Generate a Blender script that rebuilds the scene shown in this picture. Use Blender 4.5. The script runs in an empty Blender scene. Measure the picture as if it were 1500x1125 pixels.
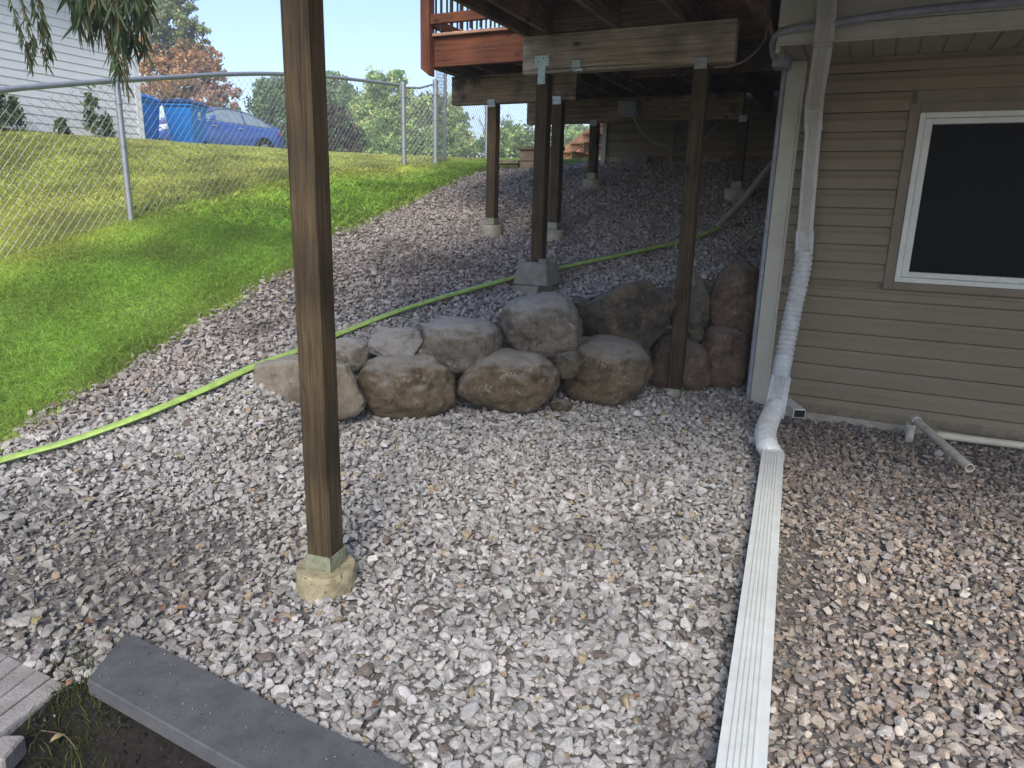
import bpy, bmesh, math, random
import numpy as np
from mathutils import Vector, Matrix, noise
random.seed(7); rng = np.random.default_rng(11)
S = bpy.context.scene; COL = S.collection

# ------------------------------------------------------------------ camera, sky, sun, exposure
FPX, CX, CY, H = 1030.0, 750.0, 562.5, 1.39
def nrm(v): v = np.asarray(v, float); return v/np.linalg.norm(v)
_dy = nrm([1275-CX, 315-CY, FPX]); _dn = nrm([642-CX, 4633-CY, FPX]); _dn = nrm(_dn-_dn.dot(_dy)*_dy)
R3 = np.array([np.cross(_dy, -_dn), _dy, -_dn])
cd = bpy.data.cameras.new('camera'); cam = bpy.data.objects.new('camera', cd); COL.objects.link(cam)
cd.sensor_width = 36; cd.lens = FPX/1500*36; cd.clip_start = .05; cd.clip_end = 2000
_r, _u, _b = R3@[1, 0, 0], R3@[0, -1, 0], R3@[0, 0, -1]
cam.matrix_world = Matrix(((_r[0], _u[0], _b[0], 0), (_r[1], _u[1], _b[1], 0), (_r[2], _u[2], _b[2], H), (0, 0, 0, 1)))
S.camera = cam
SUN_AZ_X, SUN_AZ_Y, SUN_EL = .38, -.92, math.radians(40)     # towards the sun
w = bpy.data.worlds.new('World'); S.world = w; w.use_nodes = True
nt = w.node_tree; bg = nt.nodes['Background']; sky = nt.nodes.new('ShaderNodeTexSky')
sky.sky_type = 'NISHITA'; sky.sun_disc = False; sky.sun_elevation = SUN_EL
sky.sun_rotation = math.atan2(SUN_AZ_X, SUN_AZ_Y); sky.air_density = 1.0; sky.dust_density = 1.0; sky.ozone_density = 3.0
tint = nt.nodes.new('ShaderNodeMixRGB'); tint.blend_type = 'MULTIPLY'; tint.inputs[0].default_value = 1; tint.inputs[2].default_value = (1.0, .935, .94, 1)
nt.links.new(sky.outputs[0], tint.inputs[1]); nt.links.new(tint.outputs[0], bg.inputs[0]); bg.inputs[1].default_value = .148
sl = bpy.data.lights.new('sun', 'SUN'); sl.energy = 2.0; sl.angle = math.radians(24); sl.color = (1, .93, .82)     # hazy sun through thin cloud
so = bpy.data.objects.new('sun', sl); COL.objects.link(so)
sd = Vector((SUN_AZ_X, SUN_AZ_Y, 0)).normalized()*math.cos(SUN_EL); sd.z = math.sin(SUN_EL)
so.rotation_euler = sd.to_track_quat('Z', 'Y').to_euler()
S.view_settings.view_transform = 'Standard'; S.view_settings.look = 'None'
S.view_settings.exposure = 1.06; S.view_settings.gamma = 1

# ------------------------------------------------------------------ measuring helpers: a line of sight meets a known plane of the place
CAM = np.array([0, 0, H])
def ray(u, v): return R3@np.array([(u-CX)/FPX, (v-CY)/FPX, 1.])
def P(u, v, z): return Vector(CAM+ray(u, v)*z)
def onZ(u, v, Z): r = ray(u, v); return Vector(CAM+r*(Z-H)/r[2])
def onY(u, v, Y): r = ray(u, v); return Vector(CAM+r*Y/r[1])
def onX(u, v, X): r = ray(u, v); return Vector(CAM+r*X/r[0])

# ------------------------------------------------------------------ ground height
CTRL = np.array([(-2.16, 4.9, .75), (-3.24, 6.17, 1.1), (-2.59, 6.17, 1.09), (-2.85, 7.78, 1.61), (-1.24, 7.78, 1.49),
    (-5.6, 4.05, 1.18), (-5.75, 6.3, 1.62), (-6, 8.6, 1.86), (-5.3, 3.0, .88), (-3.65, 1.85, .13), (-3.72, 2.45, .38), (-3.9, 3.3, .62), (-3.1, 2.5, .36), (-3.3, 3.1, .47),
    (-3.65, 4.2, .85), (-4.3, 6.3, 1.28), (-4.5, 8.7, 1.8), (-.8, 5.9, 1.0), (-1.4, 5.35, .9), (-1.9, 4.7, .74), (-2.4, 4.3, .64), (-2.8, 3.9, .55), (-1.3, 7.0, 1.27),
    (-2.9, 9.2, 1.93), (-1.3, 9.2, 1.93), (-4.2, 9.3, 1.9), (-10.4, 7.6, 2.17), (-9.8, 5.2, 2.08), (-13, 11, 2.33), (-17, 17, 2.52), (-17, 12.6, 2.56), (-10, 14, 2.3),
    (-4, 14, 2.2), (2, 14, 2.2), (-25, 20, 2.5), (-25, 5, 2.0), (-10, 0, .7), (-7, 1, .45), (-5, .5, .1), (-5, 1.6, .42), (-20, -10, 0), (-3, -2, -.3), (0, 25, 2.0), (-30, 40, 2.2), (30, 40, 2.0)])
def _phi(r): return r
_n = len(CTRL); _d = np.linalg.norm(CTRL[:, None, :2]-CTRL[None, :, :2], axis=2)
_A = np.zeros((_n+3, _n+3)); _A[:_n, :_n] = _phi(_d)-np.eye(_n)*.02; _A[:_n, _n] = 1; _A[:_n, _n+1] = CTRL[:, 0]; _A[:_n, _n+2] = CTRL[:, 1]
_A[_n:, :_n] = _A[:_n, _n:].T
_W = np.linalg.solve(_A, np.concatenate([CTRL[:, 2], [0, 0, 0]]))
def upper(x, y):
    x = np.clip(x, -40, 40); y = np.clip(y, -20, 60); out = np.full(x.shape, 0.)
    for i in range(_n): out += _W[i]*np.hypot(x-CTRL[i, 0], y-CTRL[i, 1])
    return np.clip(out+_W[_n]+_W[_n+1]*x+_W[_n+2]*y, -.3, 2.75)
TERR = np.array([(30, 5.62), (-.55, 5.62), (-.95, 5.5), (-1.5, 5.0), (-2.0, 4.4), (-2.45, 3.9), (-2.85, 3.45), (-2.8, 2.75), (-2.95, 2.1), (-3.45, 1.5), (-5, 1.0), (-30, -6)])
def sdist(x, y, poly):
    best = np.full(x.shape, 1e9); sg = np.ones(x.shape)
    for a, b in zip(poly[:-1], poly[1:]):
        ab = b-a; t = np.clip(((x-a[0])*ab[0]+(y-a[1])*ab[1])/(ab@ab), 0, 1)
        d = np.hypot(x-a[0]-t*ab[0], y-a[1]-t*ab[1])
        c = ab[0]*(y-a[1])-ab[1]*(x-a[0])
        m = d < best-1e-9; best = np.where(m, d, best); sg = np.where(m, np.where(c < 0, 1, -1), sg)
    return best*sg
def vnoise(x, y, s, seed=0):
    x = x*s+seed*17.3; y = y*s+seed*9.1
    return (np.sin(x*1.0+1.3*np.sin(y*.7))+np.sin(y*1.3+1.7*np.sin(x*.6+2))+np.sin((x+y)*.8+np.sin(x*1.9)))/3
SLAB = [onZ(185, 925, .06), onZ(127, 996, .06), onZ(355, 1125, .06), onZ(600, 1125, .06)]
def sstep(t): t = np.clip(t, 0, 1); return t*t*(3-2*t)
def gh(x, y):
    x = np.asarray(x, float); y = np.asarray(y, float)
    L = .03+.016*(y-1.7)-.115*sstep((x+.75)/.5)*sstep((y-2.5)/2.3)+.012*vnoise(x, y, 3.1)
    U = np.maximum(upper(x, y), L)+.012*vnoise(x, y, 3.7, 1)
    s = sdist(x, y, TERR)
    wd = np.where(x > -2.6, .10, .10+.75*sstep((-2.6-x)/.35))
    h = L+(U-L)*sstep(s/wd+.5)
    # soil hollow in front of the slab
    a, b = SLAB[1], SLAB[2]; nx, ny = (b.y-a.y), -(b.x-a.x); ln = math.hypot(nx, ny)
    ds = ((x-a.x)*nx+(y-a.y)*ny)/ln
    ds = -ds if ((SLAB[0].x-a.x)*nx+(SLAB[0].y-a.y)*ny) > 0 else ds
    return h-.02*(x < -1.9)*(y < 1.1)-.13*sstep((ds+.03)/.12)*sstep((x+1.93)/.16)*(y < 1.3)
def hollow(x, y):
    a, b = SLAB[1], SLAB[2]; return (-((x-a.x)*(b.y-a.y)-(y-a.y)*(b.x-a.x))/math.hypot(b.x-a.x, b.y-a.y)) 
def g1(x, y): return float(gh(np.array([x]), np.array([y]))[0])
_T = np.concatenate([np.arange(1, 12, .01), np.arange(12, 60, .2)])
def ghit(u, v, off=0.):
    r = ray(u, v); p = CAM[None]+_T[:, None]*r[None]
    d = p[:, 2]-off-gh(p[:, 0], p[:, 1]); i = int(np.argmax(d < 0)) if (d < 0).any() else len(_T)-1
    return Vector(p[i])
LAWN_PX = [(-140, 740), (0, 662), (130, 575), (290, 480), (430, 395), (490, 352), (600, 300), (660, 272), (712, 252)]
LB = [ghit(*p) for p in LAWN_PX]
LAWN = np.array([(-30, -6)]+[(p.x, p.y) for p in LB]+[(-4.2, 9.6), (-4.2, 60)])
print('lawn edge', [tuple(round(c, 2) for c in p) for p in LB])
def lawn_sd(x, y): return -sdist(x, y, LAWN)      # >0 on the lawn side

# ------------------------------------------------------------------ materials
def new_mat(name):
    m = bpy.data.materials.new(name); m.use_nodes = True; n = m.node_tree.nodes; return m, n, m.node_tree.links, n['Principled BSDF']
def mat(name, c1, c2=None, scale=6, rough=.8, bump=.15, bscale=60, metal=0, stretch=(1, 1, 1), attr=False, detail=6, spec=.4, contrast=(.35, .65), coat=0, speck=None):
    m, n, l, b = new_mat(name); c2 = c2 or tuple(c*.75 for c in c1)
    tc = n.new('ShaderNodeTexCoord'); mp = n.new('ShaderNodeMapping'); mp.inputs['Scale'].default_value = stretch
    l.new(tc.outputs['Object'], mp.inputs[0])
    nz = n.new('ShaderNodeTexNoise'); nz.inputs['Scale'].default_value = scale; nz.inputs['Detail'].default_value = detail; nz.inputs['Roughness'].default_value = .65
    l.new(mp.outputs[0], nz.inputs[0])
    cr = n.new('ShaderNodeValToRGB'); cr.color_ramp.elements[0].position = contrast[0]; cr.color_ramp.elements[1].position = contrast[1]
    cr.color_ramp.elements[0].color = (*c2, 1); cr.color_ramp.elements[1].color = (*c1, 1); l.new(nz.outputs[0], cr.inputs[0])
    out = cr.outputs[0]
    if attr:
        at = n.new('ShaderNodeAttribute'); at.attribute_name = 'tint'; mx = n.new('ShaderNodeMixRGB'); mx.blend_type = 'MULTIPLY'; mx.inputs[0].default_value = 1
        l.new(out, mx.inputs[1]); l.new(at.outputs[0], mx.inputs[2]); out = mx.outputs[0]
    if speck:                                     # (colour, scale, threshold)
        n2 = n.new('ShaderNodeTexNoise'); n2.inputs['Scale'].default_value = speck[1]; n2.inputs['Detail'].default_value = 8; n2.inputs['Roughness'].default_value = .75
        l.new(mp.outputs[0], n2.inputs[0]); r2 = n.new('ShaderNodeValToRGB'); r2.color_ramp.elements[0].position = speck[2]; r2.color_ramp.elements[1].position = speck[2]+.07
        l.new(n2.outputs[0], r2.inputs[0]); mx = n.new('ShaderNodeMixRGB'); l.new(r2.outputs[0], mx.inputs[0]); l.new(out, mx.inputs[1]); mx.inputs[2].default_value = (*speck[0], 1); out = mx.outputs[0]
    l.new(out, b.inputs['Base Color'])
    b.inputs['Roughness'].default_value = rough; b.inputs['Metallic'].default_value = metal; b.inputs['Specular IOR Level'].default_value = spec
    b.inputs['Coat Weight'].default_value = coat
    if bump:
        bn = n.new('ShaderNodeTexNoise'); bn.inputs['Scale'].default_value = bscale; bn.inputs['Detail'].default_value = 5; l.new(mp.outputs[0], bn.inputs[0])
        bp = n.new('ShaderNodeBump'); bp.inputs['Strength'].default_value = bump; bp.inputs['Distance'].default_value = .01
        l.new(bn.outputs[0], bp.inputs['Height']); l.new(bp.outputs[0], b.inputs['Normal'])
    return m
def wood(name, c1, c2, axis, gs=26, bump=.5, rough=.75, crack=.6, stain=None):
    m, n, l, b = new_mat(name)
    tc = n.new('ShaderNodeTexCoord'); mp = n.new('ShaderNodeMapping'); sc = [1, 1, 1]; sc['XYZ'.index(axis)] = .045; mp.inputs['Scale'].default_value = sc
    l.new(tc.outputs['Object'], mp.inputs[0])
    oi = n.new('ShaderNodeObjectInfo'); ad = n.new('ShaderNodeVectorMath'); ad.operation = 'ADD'; ml = n.new('ShaderNodeMath'); ml.operation = 'MULTIPLY'; ml.inputs[1].default_value = 31
    l.new(oi.outputs['Random'], ml.inputs[0]); l.new(mp.outputs[0], ad.inputs[0]); l.new(ml.outputs[0], ad.inputs[1])
    nz = n.new('ShaderNodeTexNoise'); nz.inputs['Scale'].default_value = gs; nz.inputs['Detail'].default_value = 7; nz.inputs['Roughness'].default_value = .7; nz.inputs['Distortion'].default_value = .6
    l.new(ad.outputs[0], nz.inputs[0])
    cr = n.new('ShaderNodeValToRGB'); e = cr.color_ramp.elements; e[0].position = .36; e[0].color = (*c2, 1); e[1].position = .62; e[1].color = (*c1, 1)
    l.new(nz.outputs[0], cr.inputs[0])
    # knots and broad blotches
    n2 = n.new('ShaderNodeTexNoise'); n2.inputs['Scale'].default_value = 4; n2.inputs['Detail'].default_value = 3; l.new(tc.outputs['Object'], n2.inputs[0])
    r2 = n.new('ShaderNodeMapRange'); r2.inputs[1].default_value = .3; r2.inputs[2].default_value = .7; r2.inputs[3].default_value = .62; r2.inputs[4].default_value = 1.25; l.new(n2.outputs[0], r2.inputs[0])
    mx = n.new('ShaderNodeMixRGB'); mx.blend_type = 'MULTIPLY'; mx.inputs[0].default_value = 1; l.new(cr.outputs[0], mx.inputs[1]); l.new(r2.outputs[0], mx.inputs[2])
    n3 = n.new('ShaderNodeTexNoise'); n3.inputs['Scale'].default_value = gs*.95; n3.inputs['Detail'].default_value = 2
    mc = n.new('ShaderNodeMapping'); s3 = [1, 1, 1]; s3['XYZ'.index(axis)] = .016; mc.inputs['Scale'].default_value = s3; l.new(tc.outputs['Object'], mc.inputs[0]); a3 = n.new('ShaderNodeVectorMath'); a3.operation = 'ADD'; l.new(mc.outputs[0], a3.inputs[0]); l.new(ml.outputs[0], a3.inputs[1]); l.new(a3.outputs[0], n3.inputs[0])
    r3 = n.new('ShaderNodeValToRGB'); r3.color_ramp.elements[0].position = .31; r3.color_ramp.elements[0].color = (1-crack,)*3+(1,); r3.color_ramp.elements[1].position = .36; r3.color_ramp.elements[1].color = (1, 1, 1, 1)
    l.new(n3.outputs[0], r3.inputs[0]); m2 = n.new('ShaderNodeMixRGB'); m2.blend_type = 'MULTIPLY'; m2.inputs[0].default_value = 1; l.new(mx.outputs[0], m2.inputs[1]); l.new(r3.outputs[0], m2.inputs[2])
    out = m2.outputs[0]
    mk = n.new('ShaderNodeMapping'); sk = [1, 1, 1]; sk['XYZ'.index(axis)] = .45; mk.inputs['Scale'].default_value = sk; l.new(tc.outputs['Object'], mk.inputs[0]); vk = n.new('ShaderNodeTexVoronoi'); vk.inputs['Scale'].default_value = 6.5; l.new(mk.outputs[0], vk.inputs[0])
    rk = n.new('ShaderNodeValToRGB'); ek = rk.color_ramp.elements; ek[0].position = .05; ek[0].color = (.25, .25, .25, 1); ek[1].position = .13; ek[1].color = (1, 1, 1, 1); l.new(vk.outputs['Distance'], rk.inputs[0])
    m5 = n.new('ShaderNodeMixRGB'); m5.blend_type = 'MULTIPLY'; m5.inputs[0].default_value = 1; l.new(out, m5.inputs[1]); l.new(rk.outputs[0], m5.inputs[2]); out = m5.outputs[0]
    if stain:
        n4 = n.new('ShaderNodeTexNoise'); n4.inputs['Scale'].default_value = 3.3; n4.inputs['Detail'].default_value = 4; l.new(tc.outputs['Object'], n4.inputs[0])
        r4 = n.new('ShaderNodeValToRGB'); r4.color_ramp.elements[0].position = .52; r4.color_ramp.elements[1].position = .62; l.new(n4.outputs[0], r4.inputs[0])
        m4 = n.new('ShaderNodeMixRGB'); l.new(r4.outputs[0], m4.inputs[0]); l.new(out, m4.inputs[1]); m4.inputs[2].default_value = (*stain, 1); out = m4.outputs[0]
    l.new(out, b.inputs['Base Color']); b.inputs['Roughness'].default_value = rough; b.inputs['Specular IOR Level'].default_value = .3
    bp = n.new('ShaderNodeBump'); bp.inputs['Strength'].default_value = bump; bp.inputs['Distance'].default_value = .004
    l.new(nz.outputs[0], bp.inputs['Height']); l.new(bp.outputs[0], b.inputs['Normal'])
    return m
M = {}
for ax in 'XYZ':
    M['post'+ax] = wood('treated_post_wood_'+ax, (.095, .067, .032), (.032, .022, .012), ax, gs=85, bump=.9, crack=.6)
    M['grey'+ax] = wood('weathered_grey_beam_wood_'+ax, (.50, .42, .31), (.20, .165, .12), ax, gs=48, bump=.9, crack=.7)
    M['dark'+ax] = wood('old_dark_joist_wood_'+ax, (.25, .175, .12), (.11, .076, .053), ax, gs=60)
    M['red'+ax] = wood('red_stained_wood_'+ax, (.165, .056, .024), (.075, .026, .014), ax, gs=50)
    M['under'+ax] = wood('decking_underside_wood_'+ax, (.50, .29, .20), (.26, .15, .105), ax, gs=50)
M['beam2'] = wood('brown_beam_wood', (.34, .25, .16), (.15, .105, .07), 'X', gs=45, stain=(.05, .04, .032))
M['orange'] = wood('sunlit_stair_wood', (.80, .46, .28), (.62, .30, .17), 'X', gs=14, crack=.2)  # reddish stair wood coloured bright orange in place of direct sun
M['galv'] = mat('galvanised_steel', (.42, .47, .44), (.27, .32, .29), scale=30, rough=.45, metal=.6, bump=.1)
M['galvgreen'] = mat('green_tinged_steel', (.34, .36, .25), (.20, .21, .14), scale=25, rough=.6, metal=.35, bump=.1)
M['paleplate'] = mat('pale_zinc_plate', (.50, .60, .55), (.38, .47, .42), scale=20, rough=.5, metal=.3, bump=.05)
M['concrete'] = mat('mossy_pier_concrete', (.37, .325, .205), (.19, .165, .10), scale=16, rough=.95, bump=.5, bscale=70, speck=((.11, .09, .05), 40, .57))
M['concgrey'] = mat('grey_pier_concrete', (.42, .40, .33), (.26, .24, .19), scale=9, rough=.95, bump=.4, bscale=70)
M['block'] = mat('deck_block_concrete', (.27, .26, .225), (.17, .16, .135), scale=7, rough=.95, bump=.6, bscale=80, speck=((.09, .085, .07), 40, .62))
M['slab'] = mat('blue_grey_slab_concrete', (.105, .108, .112), (.07, .072, .075), scale=11, rough=.9, bump=.22, bscale=330, detail=12, speck=((.03, .03, .03), 120, .585))
M['paver'] = mat('pale_plank_paver', (.34, .32, .30), (.22, .20, .185), scale=7, rough=.9, bump=.4, bscale=90, speck=((.06, .05, .04), 30, .68))
M['stone'] = mat('crushed_stone', (1, 1, 1), (.66, .64, .62), scale=38, rough=.95, bump=.5, bscale=170, attr=True, spec=.25)
M['dirt'] = mat('grey_brown_dirt', (.13, .115, .095), (.06, .052, .042), scale=14, rough=1, bump=1, bscale=80, detail=10)
M['stonedust'] = mat('stone_dust_bed', (.20, .19, .18), (.09, .085, .08), scale=30, rough=1, bump=1, bscale=90, detail=10)
M['soil'] = mat('black_soil', (.016, .012, .009), (.006, .005, .004), scale=30, rough=1, bump=1, bscale=70)
M['lawnbase'] = mat('lawn_thatch', (.34, .44, .11), (.24, .30, .08), scale=5, rough=1, bump=.6, bscale=90)
M['farlawn'] = M['lawnbase']
M['siding'] = mat('tan_vinyl_siding', (.235, .195, .128), (.20, .162, .105), scale=3, rough=.55, bump=.06, bscale=220, stretch=(.3, 1, 1))
sd_n = M['siding'].node_tree.nodes; sd_l = M['siding'].node_tree.links; sd_b = sd_n['Principled BSDF']; sd_src = sd_b.inputs['Base Color'].links[0].from_socket
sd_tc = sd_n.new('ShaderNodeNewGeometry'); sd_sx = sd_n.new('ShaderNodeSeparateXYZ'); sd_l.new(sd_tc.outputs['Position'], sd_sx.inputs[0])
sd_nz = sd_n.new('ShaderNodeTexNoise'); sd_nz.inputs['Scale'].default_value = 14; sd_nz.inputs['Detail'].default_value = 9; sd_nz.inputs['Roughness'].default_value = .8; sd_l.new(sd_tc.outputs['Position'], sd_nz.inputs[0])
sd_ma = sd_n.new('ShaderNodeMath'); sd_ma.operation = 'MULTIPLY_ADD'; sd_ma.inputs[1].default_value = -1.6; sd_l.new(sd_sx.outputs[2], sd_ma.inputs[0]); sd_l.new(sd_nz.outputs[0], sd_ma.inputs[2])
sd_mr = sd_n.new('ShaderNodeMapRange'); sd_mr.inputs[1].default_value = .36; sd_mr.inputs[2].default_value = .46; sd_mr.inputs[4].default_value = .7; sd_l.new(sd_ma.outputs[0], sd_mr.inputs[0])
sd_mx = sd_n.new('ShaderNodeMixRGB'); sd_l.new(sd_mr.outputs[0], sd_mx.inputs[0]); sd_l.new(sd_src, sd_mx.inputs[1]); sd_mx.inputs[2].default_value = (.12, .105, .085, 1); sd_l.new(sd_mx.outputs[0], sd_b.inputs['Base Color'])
M['casing'] = mat('brown_window_casing', (.22, .18, .122), None, scale=4, rough=.5, bump=.03)
M['cream'] = mat('cream_trim', (.52, .51, .42), (.44, .43, .35), scale=6, rough=.5, bump=.04)
M['soffit'] = mat('cream_soffit', (.40, .36, .29), (.35, .31, .25), scale=6, rough=.6, bump=.03)
M['whiteframe'] = mat('white_vinyl_frame', (.72, .73, .66), (.62, .63, .56), scale=9, rough=.4, bump=.03)
M['white'] = mat('white_siding', (.80, .80, .82), (.77, .77, .79), scale=2, rough=.6, bump=.05)
M['whitetrim'] = mat('white_trim', (.82, .83, .84), None, scale=2, rough=.5, bump=0, contrast=(.1, .3))
M['spout'] = mat('white_downspout_metal', (.70, .73, .70), (.60, .63, .60), scale=12, rough=.42, bump=.04, speck=((.30, .30, .27), 60, .70))
M['spoutshade'] = mat('shaded_downspout_metal', (.52, .51, .46), (.46, .45, .40), scale=12, rough=.45, bump=.04)  # the same white metal, darkened in colour for the shaded upper run
M['flex'] = mat('grey_white_flexible_pipe', (.62, .63, .60), (.46, .47, .44), scale=20, rough=.75, bump=.05)
M['tape'] = mat('white_taped_pipe', (.66, .69, .68), (.50, .53, .52), scale=22, rough=.75, bump=.2, bscale=60)
M['pvc'] = mat('dirty_white_pvc', (.60, .57, .48), (.38, .34, .27), scale=16, rough=.5, bump=.1, contrast=(.3, .55), speck=((.13, .10, .07), 35, .66))
M['pvcclean'] = mat('cream_pvc', (.68, .64, .50), None, scale=10, rough=.4, bump=.03)
M['conduit'] = mat('grey_conduit', (.30, .33, .37), (.22, .24, .27), scale=15, rough=.45, bump=.05)
M['black'] = mat('black_rubber', (.015, .015, .016), None, scale=10, rough=.7, bump=.05)
M['dark'] = mat('dark_interior', (.008, .008, .009), None, scale=10, rough=.9, bump=0)  # near-black colour standing in for the shade inside hollows
M['hose'] = mat('lime_green_hose', (.38, .54, .13), (.25, .38, .09), scale=22, rough=.45, bump=.1)
M['greypipe'] = mat('grey_drain_pipe', (.24, .22, .18), (.16, .145, .12), scale=10, rough=.6, bump=.1)
M['cable'] = mat('grey_cable', (.33, .32, .29), None, scale=10, rough=.5, bump=0)
M['binblue'] = mat('blue_bin_plastic', (.015, .26, .78), (.012, .22, .70), scale=4, rough=.45, bump=.05)
M['bindark'] = mat('dark_blue_bin_lid', (.02, .07, .22), None, scale=4, rough=.4, bump=.03)
M['carblue'] = mat('blue_car_paint', (.045, .13, .46), (.04, .11, .40), scale=2, rough=.25, bump=0, metal=.1, coat=.8)
M['carglass'] = mat('car_window_glass', (.30, .38, .42), (.22, .28, .32), scale=3, rough=.06, bump=0, spec=1)
M['chrome'] = mat('bright_trim', (.65, .66, .68), None, scale=3, rough=.2, metal=.9, bump=0)
M['redlamp'] = mat('red_tail_lamp', (.55, .03, .02), None, scale=3, rough=.2, bump=0)
M['clearlamp'] = mat('clear_headlamp', (.75, .77, .8), None, scale=3, rough=.15, bump=0)
M['bark'] = mat('tree_bark', (.11, .09, .07), (.05, .04, .03), scale=9, rough=.95, bump=.6, bscale=30, stretch=(1, 1, .2))
M['blockwall'] = mat('tan_retaining_block', (.42, .33, .20), (.28, .21, .13), scale=8, rough=.95, bump=.4)
M['twig'] = mat('dry_twig', (.16, .11, .07), None, scale=30, rough=.9, bump=.1)
M['asphalt'] = mat('pale_drive', (.16, .155, .15), None, scale=12, rough=.95, bump=.3)
def leafmat(name, trans=.35):
    m, n, l, b = new_mat(name); at = n.new('ShaderNodeAttribute'); at.attribute_name = 'tint'
    l.new(at.outputs[0], b.inputs['Base Color']); b.inputs['Roughness'].default_value = .55; b.inputs['Specular IOR Level'].default_value = .3
    tr = n.new('ShaderNodeBsdfTranslucent'); l.new(at.outputs[0], tr.inputs[0]); mx = n.new('ShaderNodeMixShader'); mx.inputs[0].default_value = trans
    l.new(b.outputs[0], mx.inputs[1]); l.new(tr.outputs[0], mx.inputs[2]); l.new(mx.outputs[0], n['Material Output'].inputs[0]); return m
M['leaf'] = leafmat('tree_leaves'); M['grass'] = leafmat('grass_blades', .5)
def glassmat():
    m, n, l, b = new_mat('dark_screened_glass'); b.inputs['Base Color'].default_value = (.006, .007, .007, 1); b.inputs['Roughness'].default_value = .35; b.inputs['Specular IOR Level'].default_value = .05; return m
M['glass'] = glassmat()
def bouldermat(name, c1, c2, dust, vein, dustamt=.75, seed=0):
    m, n, l, b = new_mat(name); tc = n.new('ShaderNodeTexCoord'); mp = n.new('ShaderNodeMapping'); mp.inputs['Location'].default_value = (seed, seed*2, 0); l.new(tc.outputs['Object'], mp.inputs[0])
    def nz(s, d, r=.6, dist=0):
        k = n.new('ShaderNodeTexNoise'); k.inputs['Scale'].default_value = s*1.35; k.inputs['Detail'].default_value = d; k.inputs['Roughness'].default_value = r; k.inputs['Distortion'].default_value = dist; l.new(mp.outputs[0], k.inputs[0]); return k.outputs[0]
    def ramp(i, a, bb, ca=(0, 0, 0), cb=(1, 1, 1)):
        k = n.new('ShaderNodeValToRGB'); k.color_ramp.elements[0].position = a; k.color_ramp.elements[1].position = bb; k.color_ramp.elements[0].color = (*ca, 1); k.color_ramp.elements[1].color = (*cb, 1); l.new(i, k.inputs[0]); return k.outputs[0]
    def mix(f, a, bb):
        k = n.new('ShaderNodeMixRGB'); l.new(f, k.inputs[0]); l.new(a, k.inputs[1])
        if isinstance(bb, tuple): k.inputs[2].default_value = (*bb, 1)
        else: l.new(bb, k.inputs[2])
        return k.outputs[0]
    base = ramp(nz(6, 10, .8), .38, .62, c2, c1)
    base = mix(ramp(nz(4, 10, .85, .3), .55, .66), base, vein)
    base = mix(ramp(nz(30, 6, .75, .8), .60, .74), base, tuple(v*.95 for v in vein))
    base = mix(ramp(nz(38, 3, .6), .30, .36, (1, 1, 1), (0, 0, 0)), base, tuple(v*.5 for v in c2))
    g = n.new('ShaderNodeNewGeometry'); sp = n.new('ShaderNodeSeparateXYZ'); l.new(g.outputs['Normal'], sp.inputs[0])
    ad = n.new('ShaderNodeMath'); ad.operation = 'MULTIPLY_ADD'; l.new(nz(7, 6, .7), ad.inputs[0]); ad.inputs[1].default_value = .9; l.new(sp.outputs[2], ad.inputs[2])
    dr = n.new('ShaderNodeMapRange'); dr.inputs[1].default_value = .75; dr.inputs[2].default_value = 1.35; dr.inputs[4].default_value = dustamt; l.new(ad.outputs[0], dr.inputs[0])
    base = mix(dr.outputs[0], base, dust)           # settled stone dust on upward faces
    l.new(base, b.inputs['Base Color']); b.inputs['Roughness'].default_value = .85; b.inputs['Specular IOR Level'].default_value = .3
    bp = n.new('ShaderNodeBump'); bp.inputs['Strength'].default_value = .9; bp.inputs['Distance'].default_value = .03; l.new(nz(11, 10, .8), bp.inputs['Height'])
    b2_ = n.new('ShaderNodeBump'); b2_.inputs['Strength'].default_value = .8; b2_.inputs['Distance'].default_value = .006; l.new(nz(60, 6, .8), b2_.inputs['Height']); l.new(bp.outputs[0], b2_.inputs['Normal']); l.new(b2_.outputs[0], b.inputs['Normal'])
    return m

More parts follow.
